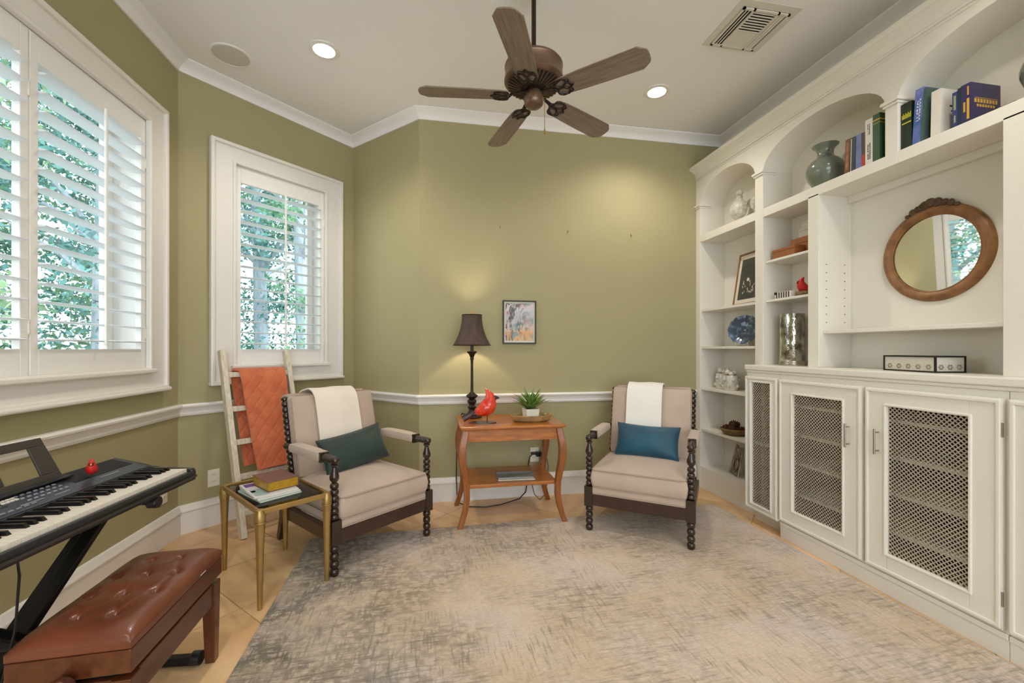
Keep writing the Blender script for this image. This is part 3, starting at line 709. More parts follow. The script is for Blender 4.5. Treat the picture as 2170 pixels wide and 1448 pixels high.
dc = empty('decanter', (2.40, 3.02, ZR1), 0, 'frosted crystal decanter with round stopper in the far arch', 'decanter')
obj('body', G().lathe([(0.0, 0.0), (0.045, 0.0), (0.048, 0.008), (0.026, 0.03), (0.030, 0.05), (0.062, 0.085), (0.072, 0.12), (0.066, 0.155), (0.046, 0.19), (0.028, 0.212), (0.022, 0.226), (0.026, 0.236), (0.0, 0.238)], 16), M['crystal'], dc)
obj('stopper', G().sphere((0, 0, 0.262), 0.027, n=12, m=7), M['crystal'], dc)
obj('handle', G().sweep([(0, -.055, .16), (0, -.092, .15), (0, -.105, .115), (0, -.09, .07), (0, -.055, .055)], 0.007, 8), M['crystal'], dc, smooth=True)
cg = empty('goblet', (2.40, 2.84, ZR1), 0, 'cut crystal goblet beside the decanter', 'goblet')
obj('bowl', G().lathe([(0.008, 0.075), (0.034, 0.09), (0.042, 0.12), (0.038, 0.16), (0.034, 0.16), (0.036, 0.12), (0.0, 0.09)], 14), M['crystal'], cg)
obj('stem', G().lathe([(0.034, 0.0), (0.034, 0.005), (0.008, 0.014), (0.012, 0.04), (0.008, 0.075)], 14), M['crystal'], cg, smooth=True)

def bookobj(x0, y0, y1, z0, h, depth, cover, label, marks=(), tilt=0.0, mm=None, pm=None, cmarks=()):
    """upright book, spine towards the room (-x)"""
    o = empty('book', (x0, (y0 + y1) / 2, z0), 0, label, 'book', 'books on the arched ledge'); o.rotation_euler = (tilt, 0, 0)
    w = (y1 - y0) / 2; t = min(.003, w * .3)
    g = G(); g.box(0, .004, -w, w, 0, h); g.box(.004, depth, -w, -w + t, 0, h); g.box(.004, depth, w - t, w, 0, h)
    obj('cover', g, cover, o)
    obj('page_block', G().box(.004, depth - .004, -w + t, w - t, .003, h - .004), pm or M['pages'], o)
    if marks:
        q = G()
        for (a, b, c, d) in marks: q.box(-.0006, .0, w * a, w * b, h * c, h * d)
        obj('spine_lettering', q, mm, o)
    if cmarks:
        q = G()
        for (a, b, c, d) in cmarks: q.box(depth * a, depth * b, -w - .0006, -w, h * c, h * d)
        obj('cover_print', q, mm, o)
    return o
gold = cm('giltink', (206, 160, 62), 0.4); yel = cm('yellowink', (196, 190, 40), 0.5); blk = cm('ink', (40, 36, 34), 0.5); whi = cm('whiteink', (214, 222, 232), 0.5); redc = cm('redband', (176, 52, 40), 0.5)
def letters(n, c0, c1, a0=-.5, a1=.5, seed=1):
    rr = random.Random(seed); out = []; st = (c1 - c0) / n
    for k in range(n):
        z = c0 + k * st; out.append((a0, a0 + (a1 - a0) * .3, z, z + st * .75))
        if rr.random() < .8: out.append((a0, a1, z + st * .0, z + st * .22))
        if rr.random() < .7: out.append((a1 - (a1 - a0) * .3, a1, z, z + st * .75))
    return out
XS = 2.28
bookobj(XS, 2.000, 2.030, ZR1, .192, .13, cm('b1', (110, 66, 34), 0.45), 'brown and amber book, first beside the green vase', [(-.4, .5, .12, .9)], .05, cm('amber', (176, 122, 60), 0.5, rgb2=(120, 70, 34), scale=30))
bookobj(XS, 1.968, 1.996, ZR1, .190, .13, cm('b2', (48, 52, 54), 0.45), 'charcoal book with a pale spine stripe between brown and blue books', [(.55, .8, .03, .96)], .03, M['cover_white'])
bookobj(XS, 1.931, 1.966, ZR1, .190, .13, cm('b3', (92, 110, 156), 0.5, rgb2=(118, 134, 172), scale=12), 'periwinkle blue book in the middle arch', [(.85, .98, .05, .95)], .02, blk)
bookobj(XS, 1.912, 1.930, ZR1, .186, .13, cm('b4', (84, 62, 48), 0.5), 'slim brown book with a red base on the spine', [(-1, 1, .0, .36)], .0, redc)
bookobj(XS, 1.871, 1.910, ZR1, .243, .15, M['cover_white'], 'tall white book with black spine lettering in the middle arch', letters(9, .12, .48, -.45, .35, 3) + letters(6, .66, .9, -.3, .35, 5), 0, blk)
bookobj(XS, 1.834, 1.8695, ZR1, .250, .16, cm('b6', (44, 82, 54), 0.4), 'tall green book with gold bands next to the arch post', [(-1, 1, .86, .885), (-1, 1, .80, .81)], 0, gold, cmarks=[(0, 1, .86, .885), (0, 1, .80, .81)])
bookobj(XS, 1.684, 1.732, ZR1, .226, .16, cm('b7', (26, 40, 26), 0.35), 'thick dark green book with yellow spine lettering', [(-.9 + .22 * k, -.76 + .22 * k, .66, .78 - .03 * (k % 2)) for k in range(8)] + [(-.9, .8, .55, .575)], 0, yel)
bookobj(XS, 1.646, 1.682, ZR1, .262, .17, cm('b8', (60, 92, 150), 0.35, rgb2=(120, 130, 196), scale=14), 'tall glossy blue book with white spine lettering', letters(7, .42, .82, -.5, .4, 8), .06, whi)
bookobj(XS - .002, 1.633, 1.645, ZR1, .25, .175, cm('b9', (70, 92, 88), 0.3), 'slim slate-teal book leaning on the blue book', (), .06)
bookobj(XS, 1.566, 1.604, ZR1, .212, .15, M['cover_white'], 'thick white book with a picture on its cover', (), .02, blk, cmarks=[(.35, .85, .62, .66), (.45, .95, .68, .72), (.5, .9, .56, .6), (.4, .7, .52, .55)])
bookobj(XS, 1.500, 1.519, ZR1, .16, .13, cm('b11', (52, 60, 112), 0.4), 'slim navy book with a pale oval on the spine', [(-.4, .4, .5, .9), (-.3, .3, .15, .35)], 0, cm('paleolive', (150, 156, 108), 0.5))
bookobj(XS, 1.488, 1.499, ZR1, .168, .13, cm('b12', (30, 50, 60), 0.4), 'very thin dark teal book beside the purple book', (), 0)
bookobj(XS, 1.452, 1.487, ZR1, .172, .165, cm('b13', (52, 46, 84), 0.35), 'dark purple book with gold lettering on its cover', [(-.7, -.2, .1, .62), (-.6, -.3, .7, .92), (.1, .5, .3, .55)], 0, gold,
        cmarks=[(.12 + .1 * k, .12 + .1 * k + .07, .50, .60) for k in range(8)] + [(.2 + .09 * k, .2 + .09 * k + .06, .40, .465) for k in range(7)] + [(.15, .9, .62, .632)])
obj('book_end', G().prism([(0, 0), (.10, 0), (.10, .004), (.004, .004), (.004, .06), (0, .06)], 'y', -.03, .03), M['brass'], loc=(2.40, 1.405, ZR1), label='small brass bookend past the purple book', cat='bookend')

# framed dark portrait leaning in the far column
fr = empty('framed_portrait', (2.365, 2.905, 1.5425), 0, 'wood-framed dark picture leaning on the far column shelf', 'picture'); fr.rotation_euler = (0, R(9), R(-4))
g = G(); w, h, t = .155, .42, .014
g.ring((-w, w, 0, h), (-w + t, w - t, t, h - t), -.012, .008, 'x')
obj('frame', g, M['oak'], fr, bevel=0.003)
obj('mat_board', G().box(-.005, .006, -w + t, w - t, t, h - t), M['paper'], fr)
pr = obj('print', G().box(-.0062, -.0048, -w + .045, w - .045, .045, h - .05), M['darkprint'], fr)
q = G(); rr = random.Random(4)
q.add(*(lambda g_: (g_.v, g_.f))(G().lathe([(0.0, -.0072), (.014, -.0072), (.014, -.006)], 12, (0, .01, .20), axis='x')))
for k in range(26):
    y = rr.uniform(-.07, .07); z = rr.uniform(.08, .18); a = rr.uniform(-1, 1)
    q.bar((-.0068, y, z), (-.0068, y + .012 * a, z + rr.uniform(.008, .022)), .004, .0008, up=(1, 0, 0))
obj('print_highlights', q, M['cover_white'], pr, kind='stuff')
# blue plate on stand
pl = empty('plate', (2.41, 2.985, 1.2225), 0, 'blue patterned plate with scalloped rim on a small stand', 'plate'); pl.rotation_euler = (0, 0, R(30))
ps = G().lathe([(0.0, .012), (.06, .012), (.075, .004), (.10, -.004), (.118, -.010), (.119, -.006), (.10, .001), (.078, .010), (.06, .018), (0.0, .018)], 48, axis='x', mod=lambda a, z: 1 + .03 * math.cos(12 * a)).xf(Matrix.Rotation(R(14), 4, 'Y')).mv(0, 0, .132)
obj('dish', ps, M['blueplate'], pl, smooth=True, angle=60)
q = G()
for sy in (-.045, .045):
    q.sweep([(-.045, sy, .03), (-.04, sy, .012), (-.02, sy, .004), (.05, sy, .004), (.055, sy, .09)], .003, 6)
q.sweep([(.05, -.045, .004), (.05, .045, .004)], .003, 6)
obj('stand', q, M['cover_white'], pl, smooth=True)
# embossed white candle jars
def jar(y, x, s, label):
    o = empty('candle_jar', (x, y, .8665), 0, label, 'jar', 'white candle jars')
    obj('body', G().lathe([(0, 0), (.045 * s, 0), (.05 * s, .008 * s), (.05 * s, .10 * s), (.046 * s, .108 * s), (.042 * s, .108 * s), (.042 * s, .03 * s), (0, .03 * s)], 28), M['crystal'], o, smooth=True)
    for k in range(10):
        a = 2 * math.pi * k / 10; z = (.03 + .045 * (k % 2)) * s
        obj('embossed_flower', G().sphere((.05 * s * math.cos(a), .05 * s * math.sin(a), z), .013 * s, n=8, m=5), M['crystal'], o, smooth=True)
    for k in range(6):
        a = k * 1.05; obj('blossom', G().sphere((.026 * s * math.cos(a), .026 * s * math.sin(a), (.118 + .012 * (k % 2)) * s), .018 * s, n=8, m=6), M['pot'], o, smooth=True)
jar(3.21, 2.40, 1.2, 'white embossed jar with blossoms, farther of the two on the shelf')
jar(3.07, 2.36, 1.12, 'white embossed jar with blossoms, nearer of the two on the shelf')
# basket with pine cones
bs = empty('basket', (2.375, 3.04, .5125), 0, 'low woven basket on the far column shelf', 'basket')
obj('bowl', G().lathe([(0, .0), (.07, 0), (.095, .02), (.105, .045), (.100, .045), (.09, .022), (.066, .008), (0, .008)], 32), M['basket'], bs, smooth=True)
obj('rim', G().torus((0, 0, .045), .104, .006, n=36, k=8), M['basket'], bs, smooth=True)
def cone_mesh():
    g = G()
    g.lathe([(0, -.03), (.014, -.02), (.018, 0), (.010, .024), (0, .034)], 10)
    for i in range(6):
        for k in range(8):
            a = 2 * math.pi * (k + .5 * (i % 2)) / 8; r = [.018, .023, .024, .021, .016, .010][i]; z = -.022 + i * .009
            g.bar((r * .5 * math.cos(a), r * .5 * math.sin(a), z), (r * math.cos(a), r * math.sin(a), z + .006), .010, .003)
    return mesh_of('pine_cone', g, M['pinecone'])
pcm = cone_mesh()
for k, (x, y, z, a, b, l) in enumerate([(-.035, .05, .040, 1.3, .3, 'brown pine cone at the far side of the basket'), (-.05, -.02, .042, 1.1, 2.0, 'brown pine cone at the front of the basket'), (.02, -.05, .040, 1.5, 4.0, 'brown pine cone at the near side of the basket'), (.03, .03, .042, 1.2, 5.2, 'brown pine cone at the back of the basket'), (-.01, .0, .082, 1.4, .8, 'brown pine cone on top of the basket heap')]):
    o = obj('pine_cone', pcm, None, loc=(2.375 + x, 3.04 + y, .5125 + z), label=l, cat='pine cone', group='pine cones in the basket'); o.rotation_euler = (a, 0, b); o.scale = (1.45, 1.45, 1.45)
# pewter scroll panel
pe = empty('scroll_panel', (2.38, 3.06, .1855), 0, 'pewter scrollwork panel leaning on the bottom shelf', 'ornament'); pe.rotation_euler = (0, R(12), R(-18))
g = G(); sh_ = [(-.085, 0), (-.075, .10), (-.06, .235), (-.035, .225), (0, .205), (.035, .225), (.06, .235), (.075, .10), (.085, 0)]
g.sweep([(0, y, z) for y, z in sh_], .008, 8); g.sweep([(0, y, z) for y, z in (sh_[-1], sh_[0])], .008, 8)
obj('frame', g, M['pewter'], pe, smooth=True)
obj('panel', G().prism([(y * .92, z * .95 + .004) for y, z in sh_], 'x', .002, .006), M['pewter'], pe)
g = G(); g.torus((-.004, 0, .085), .045, .005, axis='x', n=24, k=6, sy=1.2); g.torus((-.004, .02, .16), .02, .004, axis='x', n=18, k=6); g.torus((-.004, -.02, .16), .02, .004, axis='x', n=18, k=6); g.sweep([(-.004, -.06, .03), (-.006, -.03, .02), (-.006, 0, .035), (-.006, .03, .02), (-.004, .06, .03)], .005, 6)
obj('scroll', g, M['pewter'], pe, smooth=True)
# boxes
def lidbox(name, x0, x1, y0, y1, z0, z1, m, label, cat='box', lid=.3):
    o = empty(name, ((x0 + x1) / 2, (y0 + y1) / 2, z0), 0, label, cat); a, b, h = (x1 - x0) / 2, (y1 - y0) / 2, z1 - z0
    obj('body', G().box(-a, a, -b, b, 0, h * (1 - lid)), m, o, bevel=0.002); obj('lid', G().box(-a - .002, a + .002, -b - .002, b + .002, h * (1 - lid), h), m, o, bevel=0.003)
lidbox('storage_box', 2.312, 2.392, 2.40, 2.585, 1.8175, 1.885, M['terracotta'], 'low orange-brown box at the front of the upper middle shelf')
lidbox('storage_box', 2.397, 2.485, 2.27, 2.52, 1.8175, 1.945, M['terracotta'], 'taller orange-brown box behind the low orange-brown box')
lidbox('gift_box', 2.40, 2.48, 2.28, 2.46, 1.9455, 2.0, M['cover_white'], 'white box lying on the taller orange-brown box')
lidbox('gift_box', 2.405, 2.478, 2.30, 2.44, 2.0005, 2.045, M['cover_white'], 'smaller white box on top of the white box')
st = empty('striped_box', (2.34, 2.50, 1.5435), 0, 'small black and cream striped block box beside the nest', 'box')
obj('body', G().box(-.025, .025, -.066, .066, 0, .045), M['cover_white'], st, bevel=0.003)
for k in range(6): obj('stripe', G().box(-.0262, -.0245, -.055 + k * .02, -.046 + k * .02, .003, .043), blk, st)
obj('clasp', G().box(-.028, -.0248, .052, .068, .03, .047), M['black'], st)
ns = empty('nest', (2.37, 2.375, 1.5435), 0, 'small straw nest on the middle shelf', 'nest')
g = G(); rr = random.Random(9)
for k in range(70):
    a = rr.uniform(0, 6.3); r = rr.uniform(.032, .055); z = rr.uniform(.004, .034); b = a + rr.uniform(.4, .8)
    g.bar((r * math.cos(a), r * math.sin(a), z), (r * math.cos(b), r * math.sin(b), z + rr.uniform(-.004, .006)), .003, .003)
obj('straw', g, M['basket'], ns, kind='stuff'); obj('nest_core', G().lathe([(0, .0), (.044, 0), (.052, .016), (.044, .032), (.02, .024), (0, .022)], 20), M['basket'], ns, smooth=True)

def cardinal(loc, rz, s, label, legs=True, base=True, m=None, group='red cardinal figurines'):
    """bird facing +x"""
    m = m or M['red']
    o = empty('cardinal_figurine', loc, rz, label, 'figurine', group); z0 = 0.045 if legs else 0.0
    sp_ = [(-.078, .050, .016, .014), (-.058, .058, .029, .022), (-.034, .066, .045, .036), (-.006, .077, .057, .048), (.016, .093, .061, .054), (.026, .115, .056, .052), (.031, .137, .047, .044), (.034, .158, .040, .037), (.028, .181, .031, .028), (.016, .203, .018, .015), (.0, .226, .004, .004)]
    g = G(); pth = [(x * s, 0, (z + z0 - .02) * s) for x, z, _, _ in sp_]
    g.sweep(pth, [(a * s, b * s) for _, _, a, b in sp_], 16, up=(0, 1, 0))
    obj('body', g, m, o, smooth=True, angle=80)
    g = G(); g.sweep([(-.06 * s, 0, (.04 + z0) * s), (-.11 * s, 0, (.012 + z0) * s), (-.165 * s, 0, (-.018 + z0) * s if legs else .006 * s)], [(.016 * s, .008 * s), (.018 * s, .006 * s), (.022 * s, .003 * s)], 10, up=(0, 1, 0))
    obj('tail', g, M['blackglaze'] if legs else m, o, smooth=True, label='dark tail feathers' if legs else None)
    for sy in (-1, 1):
        g = G().sphere((0, 0, 0), .062 * s, .012 * s, .032 * s).xf(Matrix.Translation((-.018 * s, sy * .042 * s, (.055 + z0) * s)) @ Matrix.Rotation(R(-28), 4, 'Y') @ Matrix.Rotation(sy * R(8), 4, 'Z'))
        obj('wing', g, m, o, smooth=True)
        g = G().sphere((0, 0, 0), .034 * s, .008 * s, .014 * s).xf(Matrix.Translation((-.072 * s, sy * .030 * s, (.028 + z0) * s)) @ Matrix.Rotation(R(-24), 4, 'Y'))
        obj('wing_tip', g, M['blackglaze'], o, smooth=True)
        obj('eye', G().sphere((.062 * s, sy * .022 * s, (.152 + z0) * s), .0045 * s, n=8, m=6), M['black'], o, smooth=True)
    obj('face_mask', G().sphere((.068 * s, 0, (.138 + z0) * s), .016 * s, .022 * s, .020 * s), M['blackglaze'] if legs else M['black'], o, smooth=True, label='black face mask')
    obj('beak', G().sweep([(.070 * s, 0, (.142 + z0) * s), (.088 * s, 0, (.140 + z0) * s), (.102 * s, 0, (.134 + z0) * s)], [.013 * s, .010 * s, .002 * s], 10, up=(0, 1, 0)), M['yellow'] if not legs else M['blackglaze'], o, smooth=True)
    if legs:
        for sy in (-1, 1): obj('leg', G().lathe([(.0025 * s, .006 * s), (.0025 * s, (.03 + z0) * s)], 8, (.012 * s, sy * .016 * s, 0)), M['lampmetal'], o, smooth=True)
    if base: obj('base', G().lathe([(0, 0), (1, 0), (1, .004 * s), (.96, .007 * s), (0, .007 * s)], 32).xf(Matrix.Translation((-.02 * s, 0, 0)) @ Matrix.Diagonal((.10 * s, .05 * s, 1, 1))), M['blackglaze'], o, smooth=True)
    return o
cardinal((2.36, 2.375, 1.5655), R(150), 0.50, 'tiny red cardinal sitting in the straw nest', legs=False, base=False, m=M['redmatte'])
# hurricane
hv = empty('hurricane_vase', (2.37, 2.478, ZC), 0, 'tall mercury glass hurricane cylinder on a metal foot', 'vase')
obj('cylinder', G().lathe([(.072, .03), (.074, .035), (.072, .15), (.074, .25), (.072, .345), (.068, .345), (.068, .04), (0, .04)], 36), M['mercury'], hv, smooth=True)
obj('foot', G().lathe([(0, 0), (.078, 0), (.08, .004), (.078, .026), (.07, .034), (0, .034)], 36), M['nickel'], hv, smooth=True)
# mirror
mi = empty('wall_mirror', (2.497, 1.735, 1.685), 0, 'round wooden mirror with carved crest in the bookcase niche', 'mirror'); mi.rotation_euler = (0, R(-2.3), R(1.0))
Rm = .215
ring = G(); prf = [(-.002, -.022), (-.014, -.022), (-.020, -.015), (-.026, -.003), (-.026, .008), (-.020, .02), (-.012, .027), (-.002, .029)]
n = 72; vs = []; fs = []
for k in range(n):
    a = 2 * math.pi * k / n
    for (x, d) in prf: vs.append((x, (Rm + d) * math.sin(a), (Rm + d) * math.cos(a)))
q = len(prf)
for k in range(n):
    for j in range(q): fs.append((k * q + j, ((k + 1) % n) * q + j, ((k + 1) % n) * q + (j + 1) % q, k * q + (j + 1) % q))
ring.add(vs, fs); obj('frame', ring, M['oak'], mi, smooth=True, angle=35)
obj('bead', G().torus((-.014, 0, 0), Rm - .022, .004, axis='x', n=60, k=8), M['oak'], mi, smooth=True)
obj('mirror_glass', G().lathe([(0, -.008), (Rm - .020, -.008), (Rm - .020, -.004)], 64, axis='x'), M['mirror'], mi, label='silvered mirror glass')
g = G()
for k in range(9):
    a = (k - 4) * .115; r = Rm + .020 + .016 * math.cos(a * 2.6); rad = .010 + .013 * math.cos((k - 4) * .33)
    g.sphere((-.018, r * math.sin(a), r * math.cos(a)), .012, rad, rad * (.8 + .3 * (k % 2)), n=10, m=7)
g.sphere((-.022, 0, Rm + .048), .012, .022, .016, n=10, m=7)
for sgn in (-1, 1): g.torus((-.026, sgn * .035, Rm + .032), .012, .005, axis='x', n=14, k=6)
obj('carved_crest', g, mat('dark_carved_oak', (86, 62, 42), 0.5, var=0.2, scale=30), mi, smooth=True)
# trinket box of glass with dark edges
tb = empty('trinket_box', (2.345, 1.685, ZC + .0005), R(-10), 'rectangular glass trinket box with dark metal edges', 'box')
a, b, h = .068, .132, .078
g = G(); e = .0035
for sx in (-1, 1):
    for sy in (-1, 1): g.box(sx * a - e, sx * a + e, sy * b - e, sy * b + e, 0, h)
for z in (e, h - e):
    for sx in (-1, 1): g.box(sx * a - e, sx * a + e, -b, b, z - e, z + e)
    for sy in (-1, 1): g.box(-a, a, sy * b - e, sy * b + e, z - e, z + e)
obj('edge_frame', g, M['frameblack'], tb)
g = G(); g.box(-a, -a + .002, -b, b, e, h - e); g.box(a - .002, a, -b, b, e, h - e); g.box(-a, a, -b, -b + .002, e, h - e); g.box(-a, a, b - .002, b, e, h - e)
obj('glass_side', g, mat('milky_glass', (208, 202, 190), 0.15, coat=0.5), tb)
obj('lid', G().box(-a + e, a - e, -b + e, b - e, h - .003, h - .001), M['cover_white'], tb)
def motif(cx, cy, face):
    g = G()
    for k in range(6):
        t_ = k * math.pi / 3
        if face == 'x': g.sphere((-a - .0005, cx + .009 * math.cos(t_), cy + .009 * math.sin(t_)), .0012, .006, .004, n=6, m=4)
        else: g.sphere((cx + .009 * math.cos(t_), -b - .0005, cy + .009 * math.sin(t_)), .006, .0012, .004, n=6, m=4)
    return g
for k in range(5): obj('flower_motif', motif(-.10 + k * .05, .026, 'x'), M['pewter'], tb)
for k in range(3): obj('flower_motif', motif(-.042 + k * .042, .026, 'y'), M['pewter'], tb)

# ------------------------------------------------------------------ rug
RG = 0.008
obj('area_rug', G().box(-1.45, 1.425, -1.94, 1.94, 0.0005, RG), M['rug'], loc=(0.735, 0.955, 0), rz=R(1.6), bevel=0.003, label='large distressed taupe and grey area rug on the tile floor', cat='rug')

# ------------------------------------------------------------------ spool armchairs
def spool(z0, z1, n, rmax=.022, rmin=.012):
    out = []
    for k in range(n):
        for t in (0.0, .12, .3, .5, .7, .88):
            z = z0 + (z1 - z0) * (k + t) / n; out.append((rmin + (rmax - rmin) * math.sqrt(max(0, 1 - (2 * t - 1) ** 2)), z))
    out.append((rmin, z1)); return out
def softbox(x0, x1, y0, y1, z0, z1, crown=0.02, side=0.012, n=10):
    g = G()
    cx, cy = (x0 + x1) / 2, (y0 + y1) / 2; hx, hy = (x1 - x0) / 2, (y1 - y0) / 2
    def top(u, v):
        a, b = 2 * u - 1, 2 * v - 1
        return (cx + hx * a, cy + hy * b, z1 + crown * (1 - a ** 4) * (1 - b ** 4))
    g.grid(n, n, top); g.grid(n, n, lambda u, v: (cx + hx * (2 * u - 1), cy + hy * (2 * v - 1), z0))
    ring = [(-1 + 2 * k / n, -1) for k in range(n)] + [(1, -1 + 2 * k / n) for k in range(n)] + [(1 - 2 * k / n, 1) for k in range(n)] + [(-1, 1 - 2 * k / n) for k in range(n)]
    m = len(ring); rows = 4; vs = []
    for r in range(rows + 1):
        t = r / rows; bl = side * math.sin(math.pi * t)
        for (a, b) in ring:
            nx = (a if abs(a) == 1 else 0); ny = (b if abs(b) == 1 else 0)
            vs.append((cx + hx * a + nx * bl, cy + hy * b + ny * bl, z0 + (z1 - z0) * t))
    g.add(vs, [(r * m + k, r * m + (k + 1) % m, (r + 1) * m + (k + 1) % m, (r + 1) * m + k) for r in range(rows) for k in range(m)])
    return g
def rect_path(x0, x1, y0, y1, z, r=.02):
    p = []
    for cx, cy, a in ((x1 - r, y1 - r, 0), (x0 + r, y1 - r, 90), (x0 + r, y0 + r, 180), (x1 - r, y0 + r, 270)):
        for k in range(4): p.append((cx + r * math.cos(R(a + 30 * k)), cy + r * math.sin(R(a + 30 * k)), z))
    return p
TB = R(-13)   # backrest tilt (leans towards +y)
def backM(y=0.205, z=0.40): return Matrix.Translation((0, y, z)) @ Matrix.Rotation(TB, 4, 'X')
def armchair(loc, rz, label):
    o = empty('armchair', loc, rz, label, 'armchair', 'spool armchairs')
    for s in (-1, 1):
        x = s * .31
        g = G(); g.lathe([(0.013, 0), (0.016, .004)] + spool(.006, .170, 4, .024, .013), 14, (x, -.335, 0))
        g.box(x - .027, x + .027, -.362, -.308, .170, .30)
        g.lathe(spool(.30, .495, 6, .023, .013) + [(.014, .50), (.024, .515), (.025, .53), (.016, .56), (.012, .578), (.02, .585), (.02, .592), (.012, .598)], 14, (x, -.335, 0))
        obj('front_leg', g, M['spool'], o, smooth=True)
        g = G(); g.bar((x * .92, .37, 0), (x * .92, .27, .26), .036, .036, w1=.05, h1=.05, up=(0, 1, 0)); obj('rear_leg', g, M['espresso'], o, bevel=0.003)
        g = G()
        g.sphere((x, -.345, .615), .022, n=12, m=8)
        g.lathe(spool(-.335, -.235, 7, .021, .016), 14, (x, 0, .615), axis='y'); g.box(x - .024, x + .024, -.236, -.216, .588, .642)
        g.lathe([(.016, -.22), (.017, .13)] + spool(.13, .235, 3, .021, .012), 12, (x, 0, .610), axis='y')
        am = obj('arm_rail', g, M['spool'], o, smooth=True)
        g = softbox(x - .029, x + .029, -.214, .125, .596, .640, .010, .004, 6); obj('arm_pad', g, M['linen'], am, smooth=True, angle=50, bevel=0.006)
        # turned back post, parallel to the backrest
        g = G().lathe([(.0, -.02), (.014, -.018)] + spool(-.016, .455, 13, .022, .013) + [(.02, .46), (.022, .472), (.012, .482), (0, .484)], 14, (0, 0, 0))
        g.xf(Matrix.Translation((s * .284, .205, .43)) @ Matrix.Rotation(TB, 4, 'X'))
        bp_ = obj('back_post', g, M['spool'], o, smooth=True)
        g = G().box(-.03, .03, -.008, .008, -.008, .008)
        for zz in (.07, .44):
            obj('post_bracket', G().box(s * .25, s * .284, -.011, .011, zz - .011, zz + .011).xf(Matrix.Translation((0, .205, .43)) @ Matrix.Rotation(TB, 4, 'X')), M['spool'], bp_, bevel=0.003)
        obj('side_rail', G().box(x - .017, x + .017, -.31, .29, .178, .250), M['espresso'], o, bevel=0.003)
    obj('front_rail', G().box(-.285, .285, -.358, -.322, .178, .250), M['espresso'], o, bevel=0.003)
    obj('back_rail', G().box(-.285, .285, .26, .30, .178, .250), M['espresso'], o, bevel=0.003)
    dk = obj('seat_deck', softbox(-.286, .286, -.350, .27, .250, .298, 0, .006), M['linen'], o, smooth=True, angle=50, bevel=0.005)
    obj('welt', G().sweep(rect_path(-.291, .291, -.356, .276, .256, .015), .004, 6, True), M['welt'], dk, smooth=True)
    sc = obj('seat_cushion', softbox(-.283, .283, -.365, .19, .302, .418, .030, .012), M['linen'], o, smooth=True, angle=50, bevel=0.014)
    for z in (.312, .414): obj('welt', G().sweep(rect_path(-.288, .288, -.371, .195, z, .03), .0042, 6, True), M['welt'], sc, smooth=True)
    bf = obj('back_frame', softbox(-.270, .270, -.055, .02, -.14, .515, .0, .004).xf(Matrix.Translation((0, .265, .40)) @ Matrix.Rotation(TB, 4, 'X')), M['linen'], o, smooth=True, angle=50, bevel=0.012)
    # loose back cushion in front of the frame (local z is its thickness towards the sitter)
    mb = Matrix.Translation((0, .205, .445)) @ Matrix.Rotation(TB, 4, 'X') @ Matrix.Rotation(R(90), 4, 'X')
    bc = obj('back_cushion', softbox(-.274, .274, -.03, .455, -.005, .072, .034, .008).xf(mb), M['linen'], o, smooth=True, angle=50, bevel=0.016)
    obj('welt', G().sweep(rect_path(-.278, .278, -.034, .459, .068, .03), .0042, 6, True).xf(mb), M['welt'], bc, smooth=True)
    return o
CL = ((-0.505, 2.818, 0.001), R(41)); CR = ((1.452, 2.752, 0.001), R(-36.5))
armchair(*CL, 'taupe spool armchair beside the ladder, with dark green pillow')
armchair(*CR, 'taupe spool armchair beside the bookcase, with teal pillow')

def chair_pt(ch, p):
    return Matrix.Translation(ch[0]) @ Matrix.Rotation(ch[1], 4, 'Z') @ Vector(p)
def throw(ch, x0, x1, m, label, skew=0.0, front=.40):
    """cloth folded over the chair back; built in chair space"""
    mt = Matrix.Translation((0, .205, .445)) @ Matrix.Rotation(TB, 4, 'X')
    # path (y,z) in tilted back space: back side bottom -> over top -> front bottom
    path = [(.098, .24), (.096, .35), (.092, .46), (.084, .484), (.055, .494), (.0, .494), (-.03, .494), (-.060, .488), (-.085, .470), (-.112, .43), (-.118, .33), (-.119, .2), (-.118, .49 - front)]
    cum = [0]
    for a, b in zip(path, path[1:]): cum.append(cum[-1] + math.hypot(b[0] - a[0], b[1] - a[1]))
    n = 14; rows = []
    def at(t):
        d = t * cum[-1]
        for k in range(len(path) - 1):
            if d <= cum[k + 1] + 1e-9:
                f = (d - cum[k]) / (cum[k + 1] - cum[k]); return (path[k][0] + f * (path[k + 1][0] - path[k][0]), path[k][1] + f * (path[k + 1][1] - path[k][1]))
        return path[-1]
    nu, nv = 12, 40
    def fn(u, v, off):
        y, z = at(v); x = x0 + (x1 - x0) * u + skew * (v - .4)
        y2, z2 = at(min(1, v + .02)); y1, z1 = at(max(0, v - .02)); ty, tz = y2 - y1, z2 - z1; l = math.hypot(ty, tz) or 1
        ny, nz = -tz / l, ty / l   # outward normal
        ny, nz = -ny, -nz
        r = .002 * math.sin(u * 9 + v * 5) + off
        return tuple(mt @ Vector((x, y + ny * r, z + nz * r)))
    g = G(); g.grid(nu, nv, lambda u, v: fn(u, v, 0.004)); g.grid(nu, nv, lambda u, v: fn(u, v, 0.013))
    N = (nu + 1) * (nv + 1); idx = [i for i in range(nu + 1)] + [j * (nu + 1) + nu for j in range(1, nv + 1)] + [nv * (nu + 1) + i for i in range(nu - 1, -1, -1)] + [j * (nu + 1) for j in range(nv - 1, 0, -1)]
    for a, b in zip(idx, idx[1:] + idx[:1]): g.f.append((a, b, N + b, N + a))
    o = obj('throw_blanket', g, m, loc=ch[0], rz=ch[1], smooth=True, angle=60, label=label, cat='blanket', group='folded throws on the armchairs')
    return o
throw(CL, -.155, .135, M['cream'], 'cream throw folded over the back of the armchair beside the ladder', .0, .44)
